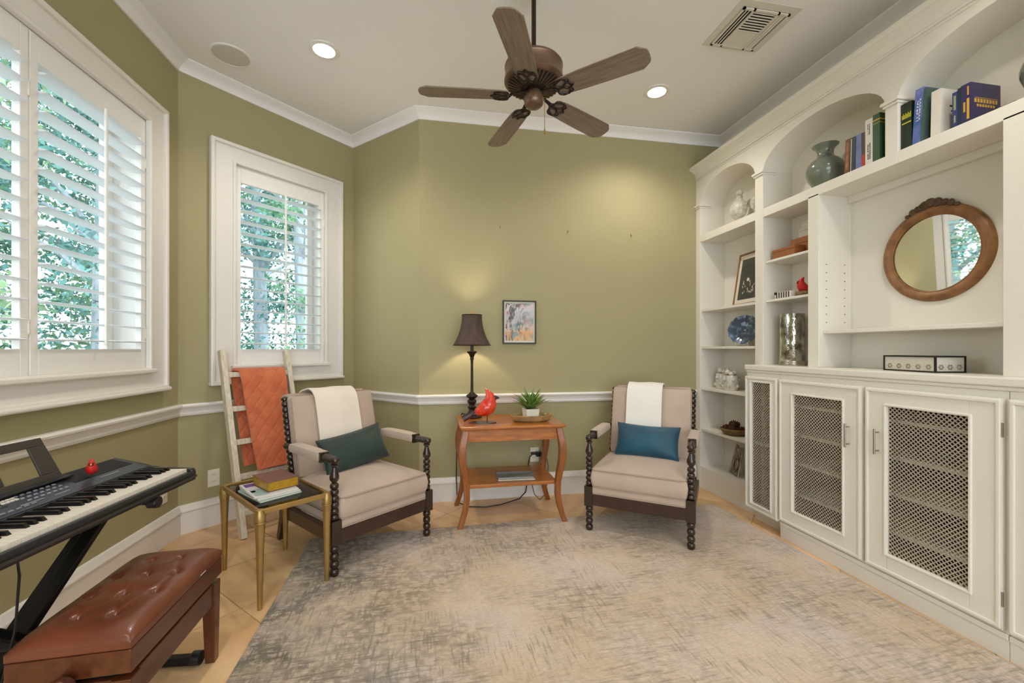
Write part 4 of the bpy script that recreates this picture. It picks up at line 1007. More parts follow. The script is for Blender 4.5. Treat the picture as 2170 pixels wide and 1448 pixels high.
throw(CR, -.165, .085, M['white_throw'], 'white throw folded over the back of the armchair beside the bookcase', .0, .44)
def pillow(ch, pos, rot, w, h, t, m, label):
    n = 22
    def side(sg):
        def f(u, v):
            a = math.sin((u - .5) * math.pi); b = math.sin((v - .5) * math.pi)
            x = w / 2 * a * (0.94 + .06 * b * b); y = h / 2 * b * (0.90 + .10 * a * a)
            z = sg * t / 2 * (max(0, (1 - a ** 2)) * max(0, (1 - b ** 2))) ** .42
            z += .004 * math.sin(7 * a + 2 * b) * (1 - a * a) * sg * (.5 + .5 * abs(b))
            return (x, y, z)
        return f
    g = G(); g.grid(n, n, side(1)); g.grid(n, n, side(-1))
    mtx = Matrix.Rotation(rot[2], 4, 'Y') @ Matrix.Rotation(R(90) + rot[0], 4, 'X') @ Matrix.Rotation(rot[1], 4, 'Z')
    g.xf(mtx); wp = chair_pt(ch, pos)
    o = empty('throw_pillow', wp, ch[1], label, 'pillow', 'lumbar pillows on the armchairs')
    b = obj('cover', g, m, o, smooth=True, angle=170)
    pts = []
    for k in range(4 * 12):
        s_, t_ = divmod(k, 12); q = -1 + 2 * t_ / 12
        a, bb = [(q, -1), (1, q), (-q, 1), (-1, -q)][s_]
        a, bb = max(-1, min(1, math.sin(a * math.pi / 2))), max(-1, min(1, math.sin(bb * math.pi / 2)))
        pts.append((w / 2 * a * (0.94 + .06 * bb * bb), h / 2 * bb * (0.90 + .10 * a * a), 0))
    q = G().sweep(pts, .004, 6, True); q.xf(mtx); obj('piping', q, m, b, smooth=True)
pillow(CL, (.035, .045, .555), (R(-22), R(7), 0), .45, .235, .13, M['green'], 'dark green lumbar pillow on the armchair beside the ladder')
pillow(CR, (.00, .045, .548), (R(-24), R(-1), 0), .43, .23, .13, M['teal'], 'teal velvet lumbar pillow on the armchair beside the bookcase')

# ------------------------------------------------------------------ ladder with blanket (leans on the bay wall casing)
def lp(u, p, z): return (AB[0] + .70711 * (u + p), AB[1] + .70711 * (u - p), z)
lad = empty('blanket_ladder', lp(.43, .25, 0), 0, 'whitewashed wooden blanket ladder leaning below the bay window', 'ladder')
LO = Vector(lp(.43, .25, 0))
LZ = 1.19
def perp(z): return .405 - (.405 - .085) * z / LZ
for u in (.215, .645):
    g = G(); g.bar(Vector(lp(u, perp(0), 0)) - LO, Vector(lp(u, perp(LZ), LZ)) - LO, .034, .05, up=(.7071, -.7071, 0)); obj('side_rail', g, M['ladder'], lad, bevel=0.003)
for z in (.15, .368, .585, .80, 1.026):
    g = G(); g.bar(Vector(lp(.215, perp(z), z)) - LO, Vector(lp(.645, perp(z), z)) - LO, .028, .034, up=(0, 0, 1)); obj('rung', g, M['ladder'], lad, bevel=0.003)
def blanket():
    zt = 1.026
    path = []
    for z in (.42, .6, .8, .95, 1.01): path.append((perp(z) - .045, z))
    path += [(perp(zt) - .03, zt + .022), (perp(zt), zt + .030), (perp(zt) + .026, zt + .020)]
    for z in (.98, .9, .8, .7, .6, .5, .44, .40): path.append((perp(z) + .034 + .01 * math.sin(z * 7), z))
    nu = 16; nv = len(path) - 1; g = G(); uv = []
    vs = []
    for sgn in (0, 1):
        for j, (p, z) in enumerate(path):
            t = j / nv; fr_ = t > .45
            u0 = (.275 + .02 * (1 - z)) if not fr_ else .295 + .05 * (1.05 - z); u1 = .60 - .01 * (1 - z)
            for i in range(nu + 1):
                s_ = i / nu; wav = .007 * math.sin(s_ * 8 + z * 3) * min(1, (1.06 - z) * 4) + sgn * (.014 if fr_ else -.014)
                if abs(t - .43) < .1: wav = sgn * 0
                zz = z + (sgn * .014 if abs(t - .43) < .1 else 0)
                vs.append(tuple(Vector(lp(u0 + (u1 - u0) * s_, p + wav, zz)) - LO)); uv.append((u0 + (u1 - u0) * s_, sum(math.hypot(path[q + 1][0] - path[q][0], path[q + 1][1] - path[q][1]) for q in range(j))))
    W_ = nu + 1; N = W_ * (nv + 1); fs = []
    for b in (0, N):
        for j in range(nv):
            for i in range(nu): fs.append((b + j * W_ + i, b + j * W_ + i + 1, b + (j + 1) * W_ + i + 1, b + (j + 1) * W_ + i))
    idx = list(range(W_)) + [j * W_ + nu for j in range(1, nv + 1)] + [nv * W_ + i for i in range(nu - 1, -1, -1)] + [j * W_ for j in range(nv - 1, 0, -1)]
    for a, b in zip(idx, idx[1:] + idx[:1]): fs.append((a, b, N + b, N + a))
    g.add(vs, fs); g.uv = uv
    return g
obj('knit_blanket', blanket(), M['coral'], loc=tuple(LO), smooth=True, angle=80, label='coral orange knit blanket draped over the ladder', cat='blanket')

# ------------------------------------------------------------------ brass glass-top side table
tc_ = (-0.835, 2.435, 0.0); ta = math.atan2(-.78, .62)
stb = empty('side_table', tc_, ta, 'antique brass side table with glass top beside the armchair', 'side table')
a, b, zt = .272, .162, .462
g = G(); w = .014
for sy in (-1, 1): g.box(-a, a, sy * b - w / 2, sy * b + w / 2, zt - .024, zt)
for sx in (-1, 1): g.box(sx * a - w / 2, sx * a + w / 2, -b, b, zt - .024, zt)
obj('top_frame', g, M['brass'], stb, bevel=0.003)
obj('glass_top', G().box(-a + .004, a - .004, -b + .004, b - .004, zt - .014, zt - .008), M['tglass'], stb)
for sx in (-1, 1):
    for sy in (-1, 1):
        g = G(); x, y = sx * (a - .006), sy * (b - .006)
        g.lathe([(.0095, 0), (.011, .006), (.012, .05), (.017, .30), (.022, .40), (.025, .432), (.022, .44), (.019, zt - .002)], 10, (x, y, 0)); obj('leg', g, M['brass'], stb, smooth=True)
        obj('leg_collar', G().torus((x, y, .40), .0225, .003, n=14, k=6), M['brass'], stb, smooth=True)
def flatbook(name, wp, rz, lx, ly, h, cover, pages, label, cat='book', group=None, mk=None, over=.003):
    o = empty(name, wp, rz, label, cat, group); t = min(.004, h * .25)
    g = G(); g.box(-lx / 2, lx / 2, -ly / 2, ly / 2, h - t, h); g.box(-lx / 2, lx / 2, -ly / 2, ly / 2, 0, t); g.box(-lx / 2, lx / 2, ly / 2 - .003, ly / 2, t, h - t)
    obj('cover', g, cover, o, bevel=0.001)
    obj('page_block', G().box(-lx / 2 + over, lx / 2 - over, -ly / 2 + over, ly / 2 - .003, t, h - t), pages, o)
    if mk:
        for (m_, x0, x1, y0, y1) in mk: obj('cover_print', G().box(x0, x1, y0, y1, h, h + .0004), m_, o)
    return o
gz = zt - .0075
purple = cm('purple', (96, 70, 132), 0.4); aqua = cm('aqua', (150, 178, 176), 0.4); pale = cm('pale', (206, 204, 208), 0.4)
def tp(x, y): 
    v_ = Matrix.Rotation(ta, 3, 'Z') @ Vector((x, y, 0)); return (tc_[0] + v_.x, tc_[1] + v_.y)
flatbook('magazine', (*tp(.02, -.03), gz), ta + R(4), .27, .20, .008, aqua, M['pages'], 'aqua magazine at the bottom of the pile on the glass table', 'magazine', 'magazines on the glass table', over=.001)
flatbook('magazine', (*tp(.012, -.026), gz + .0085), ta + R(0), .27, .20, .008, pale, M['pages'], 'pale grey magazine in the middle of the pile on the glass table', 'magazine', 'magazines on the glass table', over=.001)
flatbook('magazine', (*tp(.00, -.028), gz + .017), ta + R(-3), .27, .205, .008, pale, M['pages'], 'white and purple magazine right under the gilt-edged book', 'magazine', 'magazines on the glass table', [(purple, -.12, -.06, -.09, .02), (aqua, .0, .12, -.09, -.03), (purple, .02, .05, -.09, -.07)], over=.001)
flatbook('gilt_edged_book', (*tp(.00, .005), gz + .0256), ta + R(2), .205, .150, .05, mat('brown_leather_cover', (112, 82, 74), 0.4, var=0.05, scale=30), M['gilt'], 'thick brown leather book with gold page edges on the glass table', 'book', None, over=.004)

# ------------------------------------------------------------------ cherry end table
et = empty('end_table', (0.525, 3.06, 0), 0, 'cherry wood end table with curved legs and lower shelf', 'end table')
ZT = .685
g = G(); g.prism([(-.362, -.262), (.362, -.262), (.362, .262), (-.362, .262)], 'z', ZT - .022, ZT); obj('top', g, M['cherry'], et, bevel=0.008)
g = G(); g.box(-.318, .318, -.222, -.204, ZT - .105, ZT - .022); g.box(-.318, .318, .204, .222, ZT - .105, ZT - .022); g.box(-.325, -.307, -.21, .21, ZT - .105, ZT - .022); g.box(.307, .325, -.21, .21, ZT - .105, ZT - .022)
obj('apron', g, M['cherry'], et, bevel=0.003)
obj('apron_bead', G().box(-.318, .318, -.226, -.20, ZT - .108, ZT - .098), M['cherry'], et, bevel=0.003)
obj('apron_bead', G().box(-.34, .34, -.24, .24, ZT - .032, ZT - .022), M['cherry'], et, bevel=0.004)
obj('lower_shelf', G().box(-.312, .312, -.20, .215, .258, .284), M['cherry'], et, bevel=0.006)
for sx in (-1, 1):
    for sy in (-1, 1):
        pts = []; rad = []
        for (z, out, w_) in ((0.0, .042, .019), (.05, .024, .020), (.12, .004, .021), (.20, -.008, .022), (.28, -.006, .022), (.36, .008, .024), (.44, .022, .026), (.51, .026, .027), (.57, .018, .026), (.62, .006, .025), (.662, .0, .025)):
            pts.append((sx * (.322 + out), sy * (.212 + out * .35), z)); rad.append((w_, w_))
        g = G().sweep(pts, [(r1 * 1.4, r2 * 1.4) for r1, r2 in rad], 4, up=(0, 1, 0))
        # turn the square section so faces look along x/y
        c_ = [Vector(p) for p in pts]
        for k in range(len(g.v)):
            q = c_[k // 4]; d_ = Vector(g.v[k]) - q; d_ = Matrix.Rotation(R(45), 3, 'Z') @ Vector((d_.x, d_.y, 0)); g.v[k] = tuple(q + d_ * .92)
        obj('leg', g, M['cherryv'], et, bevel=0.004, smooth=True, angle=50)
flatbook('magazine', (0.565, 2.99, .2845), R(-3), .26, .185, .012, cm('greycover', (70, 78, 76), 0.3, rgb2=(120, 128, 126), scale=14), M['pages'], 'dark landscape-cover magazine on the lower shelf of the end table', 'magazine', None, [(pale, -.125, .125, -.088, -.05), (cm('skyband', (150, 160, 178), 0.3), -.125, .125, .055, .088)], over=.001)

# lamp
lm_ = empty('table_lamp', (0.275, 3.20, ZT), 0, 'tall bronze candlestick lamp with brown bell shade', 'lamp')
obj('base', G().lathe([(0, 0), (.072, 0), (.075, .008), (.066, .016), (.058, .02), (.034, .034), (.024, .05), (.022, .062), (.032, .074), (.034, .08), (.022, .09), (.020, .098), (.030, .108), (.036, .122), (.030, .134), (.020, .140), (.034, .150), (.044, .160), (.042, .168), (.026, .178), (.014, .192)], 28), M['lampmetal'], lm_, smooth=True)
obj('pole', G().lathe([(.012, .19), (.0105, .21), (.0095, .40), (.011, .43), (.015, .445), (.013, .452), (.018, .462), (.024, .476), (.038, .490), (.040, .496), (.030, .500), (.012, .504), (.012, .545), (.016, .548), (.016, .58), (.004, .585), (.004, .775)], 24), M['lampmetal'], lm_, smooth=True)
sp2 = [(.140 - .066 * (1 - (1 - t) ** 2.1), .542 + .23 * t) for t in [k / 10 for k in range(11)]]
g = G().lathe(sp2 + [(r - .003, z) for r, z in sp2[::-1]], 96, cap=False, mod=lambda a, z: 1 + .010 * math.cos(32 * a)); 
shd = obj('lamp_shade', g, M['shade'], lm_, smooth=True, angle=60, label='dark brown pleated bell shade')
obj('shade_trim', G().torus((0, 0, .544), .140, .004, n=60, k=6), M['fandark'], shd, smooth=True); obj('shade_trim', G().torus((0, 0, .771), .074, .0035, n=48, k=6), M['fandark'], shd, smooth=True)
g = G()
for k in range(3): a_ = 2 * math.pi * k / 3; g.sweep([(0, 0, .768), (.072 * math.cos(a_), .072 * math.sin(a_), .768)], .002, 6)
obj('shade_spider', g, M['lampmetal'], shd)
obj('finial', G().lathe([(.004, .77), (.010, .776), (.006, .783), (.009, .79), (0, .80)], 14), M['brass'], lm_, smooth=True)
obj('bulb', G().sphere((0, 0, .62), .028, .028, .038), mat('bulb_glow', (255, 244, 224), 0.5, emit=(1, .78, .5), estr=12), lm_, smooth=True)
light('bulb_light', 'POINT', (0, 0, .668), LAMP_POWER, (1, .86, .68), lm_, shadow_soft_size=.03)

cardinal((0.348, 2.945, ZT), R(-6), .95, 'large glossy red cardinal figurine on the end table')
ty = empty('tray', (0.68, 2.97, ZT + .0005), 0, 'octagonal gilt metal tray on the end table', 'tray')
oc = lambda r, z: [(r * 1.28 * math.cos(R(22.5 + 45 * k)) / math.cos(R(22.5)), r * .82 * math.sin(R(22.5 + 45 * k)) / math.cos(R(22.5)), z) for k in range(8)]
rings = [oc(.085, .0), oc(.10, .012), oc(.112, .038), oc(.118, .046), oc(.114, .047), oc(.104, .036), oc(.094, .014), oc(.082, .006)]
g = G(); g.add([p for r_ in rings for p in r_], [(i * 8 + k, i * 8 + (k + 1) % 8, (i + 1) * 8 + (k + 1) % 8, (i + 1) * 8 + k) for i in range(7) for k in range(8)] + [tuple(range(8))[::-1], tuple(range(56, 64))])
obj('dish', g, M['gold'], ty, bevel=0.003)
obj('shell_ornament', G().sphere((-.075, .01, .022), .026, .02, .014), M['gold'], ty, smooth=True)
pp = empty('potted_succulent', (0.672, 2.955, ZT + .0075), R(8), 'spiky green succulent in a square white pot on the tray', 'plant')
g = G(); g.add([(s1 * w_, s2 * w_, z) for (w_, z) in ((.042, 0), (.049, .085), (.044, .085), (.040, .07)) for s1, s2 in ((-1, -1), (1, -1), (1, 1), (-1, 1))], [(3, 2, 1, 0), (12, 13, 14, 15)] + [(i * 4 + k, i * 4 + (k + 1) % 4, (i + 1) * 4 + (k + 1) % 4, (i + 1) * 4 + k) for i in range(3) for k in range(4)])
obj('pot', g, M['pot'], pp, bevel=0.003)
obj('soil', G().box(-.04, .04, -.04, .04, .066, .074), mat('soil', (64, 48, 34), 0.95, var=0.3, scale=80, bump=0.6, bscale=90), pp)
lg = G(); nl = 7
for k in range(nl + 1):
    t = k / nl; w_ = .0125 * (1 - t) ** .4 * (1 + .6 * t * (1 - t)) + .0005; x = .172 * t; z = .016 * math.sin(t * 2.4)
    h_ = .004 * (1 - t) ** .5; lg.v += [(x, -w_, z + h_), (x, 0, z - h_), (x, w_, z + h_), (x, 0, z + h_ * .5)]
for k in range(nl):
    for q in range(4): lg.f.append((k * 4 + q, k * 4 + (q + 1) % 4, k * 4 + 4 + (q + 1) % 4, k * 4 + 4 + q))
lg.f += [(0, 1, 2, 3), (nl * 4 + 3, nl * 4 + 2, nl * 4 + 1, nl * 4)]
lme = mesh_of('leaf', lg, M['leaf'], True, 60)
for k in range(46):
    l_ = obj('leaf', lme, None, pp, loc=(random.uniform(-.012, .012), random.uniform(-.012, .012), .074)); el = 76 - 58 * (k / 45) ** .55
    l_.rotation_euler = (0, R(-el), k * 2.399); sc_ = random.uniform(.75, 1.05); l_.scale = (sc_, 1, 1)

# ------------------------------------------------------------------ things on the walls
pf = empty('framed_print', (0.677, DY - .001, 1.418), 0, 'small black-framed watercolour print on the green wall', 'picture')
g = G(); w, h, t = .138, .176, .011
g.ring((-w, w, -h, h), (-w + t, w - t, -h + t, h - t), -.02, 0)
obj('frame', g, M['frameblack'], pf, bevel=0.002)
obj('mat_board', G().box(-w + t, w - t, -.010, -.001, -h + t, h - t), M['paper'], pf)
obj('print', G().box(-w + .022, w - .022, -.0112, -.0095, -h + .026, h - .022), M['print'], pf)
for i, (x, z, l) in enumerate(((0.519, 2.187, 'small bare picture nail above the framed print'), (1.088, 2.18, 'small bare picture nail in the middle of the back wall'), (1.65, 2.175, 'small bare picture nail nearest the bookcase'))):
    n_ = empty('picture_nail', (x, DY, z), 0, l, 'nail', 'picture nails')
    obj('shank', G().lathe([(.0022, -.014), (.0022, 0)], 8, axis='y'), M['pewter'], n_); obj('hook', G().sweep([(0, -.003, .012), (0, -.004, -.006), (0, -.010, -.012), (0, -.014, -.006)], .0022, 6), M['brass'], n_)
def outlet(loc, rz, label):
    o = empty('wall_outlet', loc, rz, label, 'outlet', 'wall outlets')   # plate faces local -y
    obj('plate', G().box(-.036, .036, -.006, -.0005, -.058, .058), M['outlet'], o, bevel=0.002)
    for z in (-.022, .022):
        r_ = obj('receptacle', G().lathe([(0, -.0085), (.016, -.0085), (.017, -.006)], 20, (0, 0, z), axis='y'), M['outlet'], o)
        for x in (-.006, .006): obj('slot', G().box(x - .0012, x + .0012, -.0089, -.0084, z - .003, z + .005), M['black'], r_)
    return o
outlet((WA, 2.925, .315), R(90), 'white wall outlet under the keyboard end on the left wall')
outlet((AB[0] + .7071 * .20, AB[1] + .7071 * .20, .32), R(45), 'white wall outlet beside the ladder on the bay wall')
outlet((0.803, DY, .335), 0, 'white wall outlet behind the end table')
pa = empty('power_adapter', (0.815, DY - .0075, .345), 0, 'black power adapter plugged in behind the end table', 'adapter')
obj('body', G().box(-.005, .055, -.045, 0, -.018, .018), M['plastic'], pa, bevel=0.004); obj('plug', G().box(-.045, -.008, -.03, 0, -.004, .016), M['plastic'], pa, bevel=0.003)
obj('lamp_cord', G().sweep([(.785, DY - .03, .352), (.755, DY - .05, .33), (.735, DY - .035, .22), (.735, DY - .04, .12), (.72, DY - .05, .05), (.66, DY - .09, .012), (.5, DY - .17, .0055), (.38, DY - .20, .0055), (.25, DY - .17, .0055), (.17, DY - .10, .02), (.165, DY - .04, .2), (.17, DY - .03, .45), (.19, DY - .035, .66), (.21, DY - .075, .70), (.235, DY - .125, .695)], .0042, 8), M['cord'], smooth=True, label='black lamp cord running along the floor behind the end table', cat='cord')
obj('adapter_cord', G().sweep([(.868, DY - .03, .34), (.895, DY - .03, .33), (.912, DY - .035, .25), (.90, DY - .04, .1), (.87, DY - .07, .02), (.82, DY - .12, .005), (.79, DY - .06, .03), (.775, DY - .035, .1)], .0028, 6), M['cord'], smooth=True, label='thin black adapter cord looping beside the end table leg', cat='cord')

# ------------------------------------------------------------------ keyboard on X stand
KL = (-1.167, 1.4800, 0); KA = R(85.2)
kbd = empty('electric_keyboard', (KL[0], KL[1], .66), KA, 'black electric piano keyboard with music rest along the left wall', 'keyboard')
prof = [(-.150, .0), (.160, .0), (.165, .02), (.162, .092), (.155, .098), (.03, .068), (.014, .062), (.012, .036), (-.132, .034), (-.134, .040), (-.150, .040), (-.154, .03)]
obj('body', G().prism(prof, 'x', -.50, .50), M['plastic'], kbd, bevel=0.003)
obj('control_panel', G().prism([(.018, .0645), (.151, .0975), (.151, .0985), (.018, .0658)], 'x', -.478, .478), M['panel'], kbd)
for sx in (-1, 1): obj('end_cheek', G().prism([(-.152, .0), (.012, .0), (.012, .064), (-.02, .056), (-.146, .049), (-.152, .04)], 'x', sx * .4885 - .0115, sx * .4885 + .0115), M['plastic'], kbd, bevel=0.003)
obj('front_strip', G().box(-.50, .50, -.157, -.150, .012, .020), M['rest'], kbd)
KW = .95 / 40
wk = mesh_of('white_key', G().box(-KW / 2 + .0007, KW / 2 - .0007, -.132, .013, .036, .052), M['ivory'])
bkm = mesh_of('black_key', G().add([(-.006, -.082, .052), (.006, -.082, .052), (.006, .013, .052), (-.006, .013, .052), (-.0045, -.074, .0635), (.0045, -.074, .0635), (.0045, .013, .0635), (-.0045, .013, .0635)], [(0, 3, 2, 1), (4, 5, 6, 7), (0, 1, 5, 4), (1, 2, 6, 5), (2, 3, 7, 6), (3, 0, 4, 7)]), M['bkey'])
for k in range(40):
    x = .475 - KW * (k + .5)
    o = obj('white_key', wk, None, kbd, loc=(x, 0, 0))
    if k % 7 in (1, 2, 3, 5, 6): obj('black_key', bkm, None, kbd, loc=(x + KW / 2, 0, 0))
PS = math.atan2(.033, .133)
def panel_box(name, x0, x1, y0, y1, hh, m, **k):
    g = G().box(x0, x1, 0, (y1 - y0), 0, hh).xf(Matrix.Translation((0, y0, .0658 + (y0 - .018) * .246)) @ Matrix.Rotation(PS, 4, 'X'))
    return obj(name, g, m, kbd, **k)
panel_box('speaker_grille', .225, .470, .070, .149, .0012, M['black'])
panel_box('speaker_grille', -.470, -.225, .070, .149, .0012, M['black'])
panel_box('display_screen', -.115, -.005, .072, .130, .0014, M['screen'])
panel_box('display_bezel', -.125, .005, .066, .136, .0008, M['plastic'])
bm_ = {}
def btn(x, y, w_=.009, d_=.006, m='button'):
    key = (w_, d_, m)
    if key not in bm_: bm_[key] = mesh_of('button', G().box(-w_ / 2, w_ / 2, -d_ / 2, d_ / 2, 0, .003), M[m])
    o = obj('button', bm_[key], None, kbd, loc=(x, y, .0660 + (y - .018) * .246)); o.rotation_euler = (PS, 0, 0)
for r_ in range(4):
    for c_ in range(7): btn(.06 + c_ * .020, .060 + r_ * .020)
for r_ in range(2):
    for c_ in range(4): btn(.012 + c_ * .012, .085 + r_ * .012, .008, .008, 'ivory')
for r_ in range(4):
    for c_ in range(6): btn(-.245 + c_ * .019, .055 + r_ * .020, .011, .007, 'ivory' if r_ == 3 else 'button')
for c_ in range(10): btn(-.15 + c_ * .022, .036, .012, .004)
g = G()
for (x0, x1, y) in ((.02, .09, .045), (.30, .38, .05), (.12, .17, .040), (-.32, -.25, .04)): g.add(*(lambda q: (q.v, q.f))(G().box(x0, x1, 0, .0035, 0, .0004).xf(Matrix.Translation((0, y, .0660 + (y - .018) * .246)) @ Matrix.Rotation(PS, 4, 'X'))))
obj('printed_marks', g, M['button'], kbd, kind='stuff')
# music rest
g = G()
def slab(x0, x1, z0, z1): g.box(x0, x1, -.004, .004, z0, z1)
slab(-.170, .230, 0, .022); slab(-.170, .230, .122, .150); slab(.177, .230, .022, .122); slab(-.170, -.117, .022, .122); slab(.030, .066, .022, .122)
g.xf(Matrix.Translation((0, .128, .0975)) @ Matrix.Rotation(R(-24), 4, 'X'))
for k_, p_ in enumerate(g.v):
    # sloping outer sides: wider at the foot
    t_ = (p_[2] - .0975) / .14
    if p_[0] > .225: g.v[k_] = (p_[0] + .012 * (1 - t_), p_[1], p_[2])
    if p_[0] < -.165: g.v[k_] = (p_[0] - .012 * (1 - t_), p_[1], p_[2])
rs = obj('music_rest', g, M['rest'], kbd, bevel=0.002)
obj('rest_ledge', G().box(-.195, .252, .098, .134, .0955, .1015), M['plastic'], rs, bevel=0.002)
cardinal((-1.203, 1.757, .7518), R(-60), .29, 'tiny red cardinal standing on the keyboard', legs=False, base=False, m=M['redmatte'])
# stand
sd = empty('keyboard_stand', (KL[0], KL[1], 0), KA, 'black folding X stand under the keyboard', 'stand')
obj('leg_bar', G().bar((-.37, .022, .035), (.30, .022, .632), .022, .045, up=(0, 1, 0)), M['steel'], sd, bevel=0.004)
obj('leg_bar', G().bar((-.37, .052, .035), (.30, .052, .632), .006, .045, up=(0, 1, 0)), M['steel'], sd, bevel=0.002)
obj('leg_bar', G().bar((.345, -.005, .035), (-.33, -.005, .632), .022, .045, up=(0, 1, 0)), M['steel'], sd, bevel=0.004)
obj('pivot', G().lathe([(.03, -.05), (.03, .06)], 20, (-.013, 0, .345), axis='y'), M['steel'], sd, smooth=True)
for x in (.30, -.33):
    t_ = obj('support_arm', G().box(x - .016, x + .016, -.125, .15, .632, .6595), M['steel'], sd, bevel=0.004)
    obj('end_stop', G().lathe([(.020, -.145), (.022, -.14), (.022, -.115), (.016, -.11)], 16, (x, 0, .638), axis='y'), M['plastic'], t_, smooth=True)
for x in (.345, -.37):
    t_ = obj('foot_tube', G().box(x - .016, x + .016, -.235, .26, .006, .036), M['steel'], sd, bevel=0.004)
    for y0 in (-.25, .25): obj('rubber_foot', G().lathe([(.024, y0 - .015), (.025, y0 - .01), (.025, y0 + .015), (.02, y0 + .02)], 16, (x, 0, .0255), axis='y'), M['plastic'], t_, smooth=True)
obj('dangling_cord', G().sweep([(-1.085, 1.335, .662), (-1.08, 1.337, .60), (-1.10, 1.35, .45), (-1.14, 1.36, .30), (-1.16, 1.37, .1), (-1.19, 1.39, .0035), (-1.40, 1.43, .0035), (-1.58, 1.5, .0035)], .0032, 6), M['cord'], smooth=True, label='thin black cord hanging from the keyboard', cat='cord')

# ------------------------------------------------------------------ tufted piano bench
bn = empty('piano_bench', (-.955, 1.573, 0), R(1.5), 'brown tufted leather piano bench with adjustable mahogany base', 'bench')
BX, BY = .142, .266
btns = []
for (v_, us) in ((-.17, (-.045, .045)), (-.057, (-.085, 0, .085)), (.057, (-.085, 0, .085)), (.17, (-.045, .045))):
    for u_ in us: btns.append((u_, v_))
def btop(u, v):
    x = BX * (2 * u - 1); y = BY * (2 * v - 1); a, b_ = abs(2 * u - 1), abs(2 * v - 1)
    z = .412 + .034 * (max(0, 1 - a ** 5) * max(0, 1 - b_ ** 7)) ** .5
    for (p, q) in btns:
        d = math.hypot(x - p, y - q); z -= .013 * math.exp(-(d / .012) ** 2) + .0055 * math.exp(-(d / .035) ** 2)
    for i in range(len(btns)):
        for j in range(i):
            p, q = Vector(btns[i]), Vector(btns[j])
            if (p - q).length < .135 and abs(p.y - q.y) > .01:
                t = max(0, min(1, (Vector((x, y)) - q).dot(p - q) / (p - q).length_squared)); d = (Vector((x, y)) - (q + (p - q) * t)).length
                z -= .0030 * math.exp(-(d / .007) ** 2)
    return (x, y, max(z, .411))
g = G(); g.grid(44, 80, btop)
cu = obj('cushion', g, M['leather'], bn, smooth=True, angle=170)
obj('cushion_band', G().box(-BX, BX, -BY, BY, .390, .4125), M['leather'], bn, bevel=0.004)
for (p, q) in btns: obj('tuft_button', G().sphere((p, q, .412 + .034 - .0165), .0075, .0075, .004, n=10, m=6), M['leather'], cu, smooth=True)
obj('seat_box', G().box(-BX + .001, BX - .001, -BY + .001, BY - .001, .325, .3885), M['mahog'], bn, bevel=0.003)
g = G(); i_ = .012
g.box(-BX + i_, BX - i_, -BY + i_, -BY + i_ + .02, .225, .305); g.box(-BX + i_, BX - i_, BY - i_ - .02, BY - i_, .225, .305); g.box(-BX + i_, -BX + i_ + .02, -BY + i_, BY - i_, .225, .305); g.box(BX - i_ - .02, BX - i_, -BY + i_, BY - i_, .225, .305)
obj('base_frame', g, M['mahog'], bn, bevel=0.003)
for sx in (-1, 1):
    for sy in (-1, 1): obj('leg', G().bar((sx * (BX - .026), sy * (BY - .026), 0), (sx * (BX - .028), sy * (BY - .028), .306), .034, .034, up=(0, 1, 0), w1=.048, h1=.048), M['mahog'], bn, bevel=0.003)
g = G()
for sy in (-1, 1): g.bar((-.09, sy * .16, .255), (.09, sy * .16, .33), .018, .005, up=(0, 0, 1)); g.bar((.09, sy * .19, .255), (-.09, sy * .19, .33), .018, .005, up=(0, 0, 1))
g.box(-.11, .11, -.24, .24, .304, .312)
obj('lift_mechanism', g, M['steel'], bn)
for sy in (-1, 1):
    obj('adjusting_knob', G().lathe([(.008, 0), (.008, .02), (.026, .024), (.031, .034), (.031, .05), (.026, .058), (0, .062)], 24, mod=lambda a, z: 1 + (.03 * math.cos(16 * a) if z > .03 else 0)).xf(Matrix.Translation((0.0, sy * (BY - .012), .322)) @ Matrix.Rotation(R(90) * sy * -1, 4, 'X')), M['mahog'], bn, smooth=True, angle=30)
obj('label_stitch', G().box(BX, BX + .0006, .10, .135, .396, .399), M['cover_white'], bn)

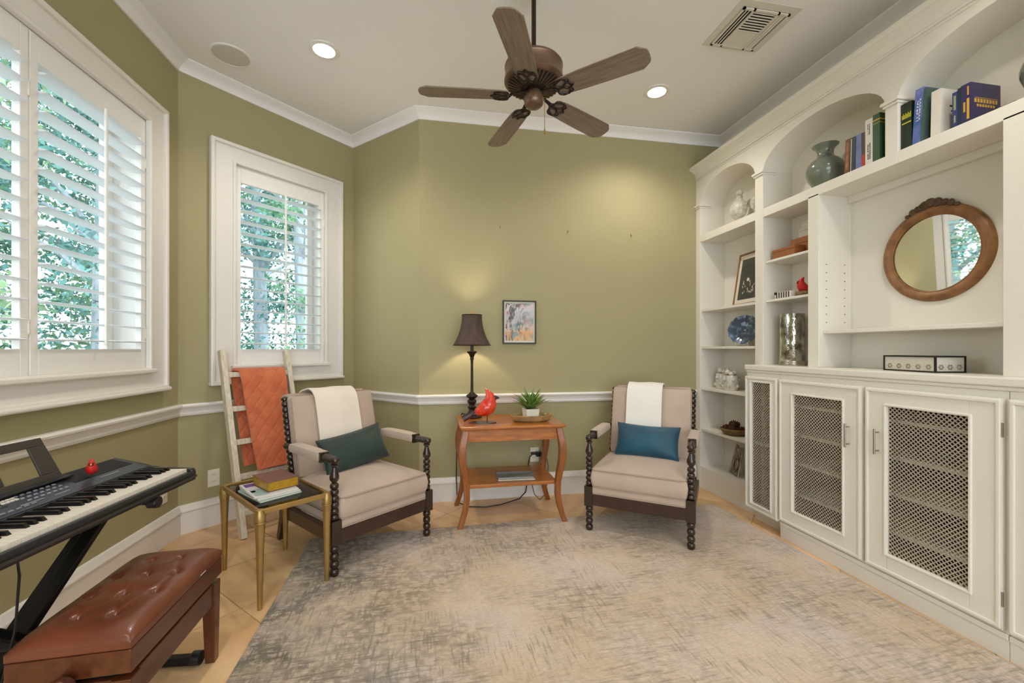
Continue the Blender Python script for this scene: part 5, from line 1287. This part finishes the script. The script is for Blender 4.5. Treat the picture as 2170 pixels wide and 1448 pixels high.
# ------------------------------------------------------------------ outdoors
obj('lawn', G().box(-30, 8, 4.4, 40, -.5, -.45), M['grass'], label='lawn outside the windows', cat='lawn', kind='stuff')
obj('lawn', G().box(-30, -1.9, -10, 4.39, -.5, -.45), M['grass'], label='side lawn outside the left window', cat='lawn', kind='stuff')
def tree(x, y, h, cr, fm, label, low=0.2, n=6500, tr=.13):
    o = empty('tree', (x, y, -.45), 0, label, 'tree', 'trees outside the windows'); rr = random.Random(int((x * 13 + y * 7) * 100))
    g = G(); bend = rr.uniform(-.3, .3)
    g.sweep([(bend * t * t, 0, h * .85 * t) for t in (0, .25, .5, .75, 1)], [tr * 1.3, tr, tr * .85, tr * .6, tr * .3], 10)
    for k in range(5):
        a = rr.uniform(0, 6.3); z = h * rr.uniform(.35, .7); g.sweep([(0, 0, z), (cr * .35 * math.cos(a), cr * .35 * math.sin(a), z + .5), (cr * .7 * math.cos(a), cr * .7 * math.sin(a), z + .8)], [tr * .4, tr * .3, tr * .1], 6)
    obj('trunk', g, M['bark'], o, smooth=True)
    g = G(); cl = [(rr.gauss(0, cr * .5), rr.gauss(0, cr * .5), h * (low + (1 - low) * rr.random()), rr.uniform(.3, .85)) for _ in range(40)]
    for k in range(n):
        cx, cy, cz, rad = cl[k % 40]; d = Vector((rr.gauss(0, 1), rr.gauss(0, 1), rr.gauss(0, .7))).normalized() * rad * rr.random() ** .5
        c = Vector((cx, cy, cz)) + d; s_ = rr.uniform(.028, .065)
        u = Vector((rr.gauss(0, 1), rr.gauss(0, 1), rr.gauss(0, 1))).normalized(); v_ = u.cross(Vector((rr.gauss(0, 1), rr.gauss(0, 1), rr.gauss(0, 1)))).normalized()
        g.add([c - u * s_, c + v_ * s_ * .5, c + u * s_, c - v_ * s_ * .5], [(0, 1, 2, 3)])
    obj('foliage', g, fm, o)
    return o
TL = [(-2.3, 8.2, 6.5, 1.3, 1, 'slim tree seen through the bay shutter'), (-3.3, 9.0, 7.5, 1.6, 2, 'tall tree seen in the left half of the bay shutter'), (-2.0, 11.5, 8, 2.0, 0, 'distant tree straight beyond the bay window'), (-4.4, 12.0, 9, 2.3, 0, 'large distant tree between the two windows'),
      (-4.6, 6.9, 6.5, 1.5, 2, 'nearest tree outside the left window'), (-5.6, 8.4, 8, 1.9, 0, 'tall leafy tree outside the left window'), (-6.6, 7.2, 7, 1.7, 1, 'bright green tree at the left edge of the left window'), (-8.5, 9.5, 9, 2.5, 2, 'large distant tree beyond the left window'), (-7.0, 11.0, 9, 2.4, 3, 'yellow-green tree behind the leafy tree'), (-5.8, 5.0, 5.5, 1.5, 3, 'low yellow-green tree beside the left wall'), (-9.5, 7.0, 8, 2.4, 0, 'broad dark tree farthest to the left')]
for (x, y, h, cr, f, l) in TL: tree(x, y, h, cr, M['foliage%d' % f], l, low=.12 if f != 2 else .25)
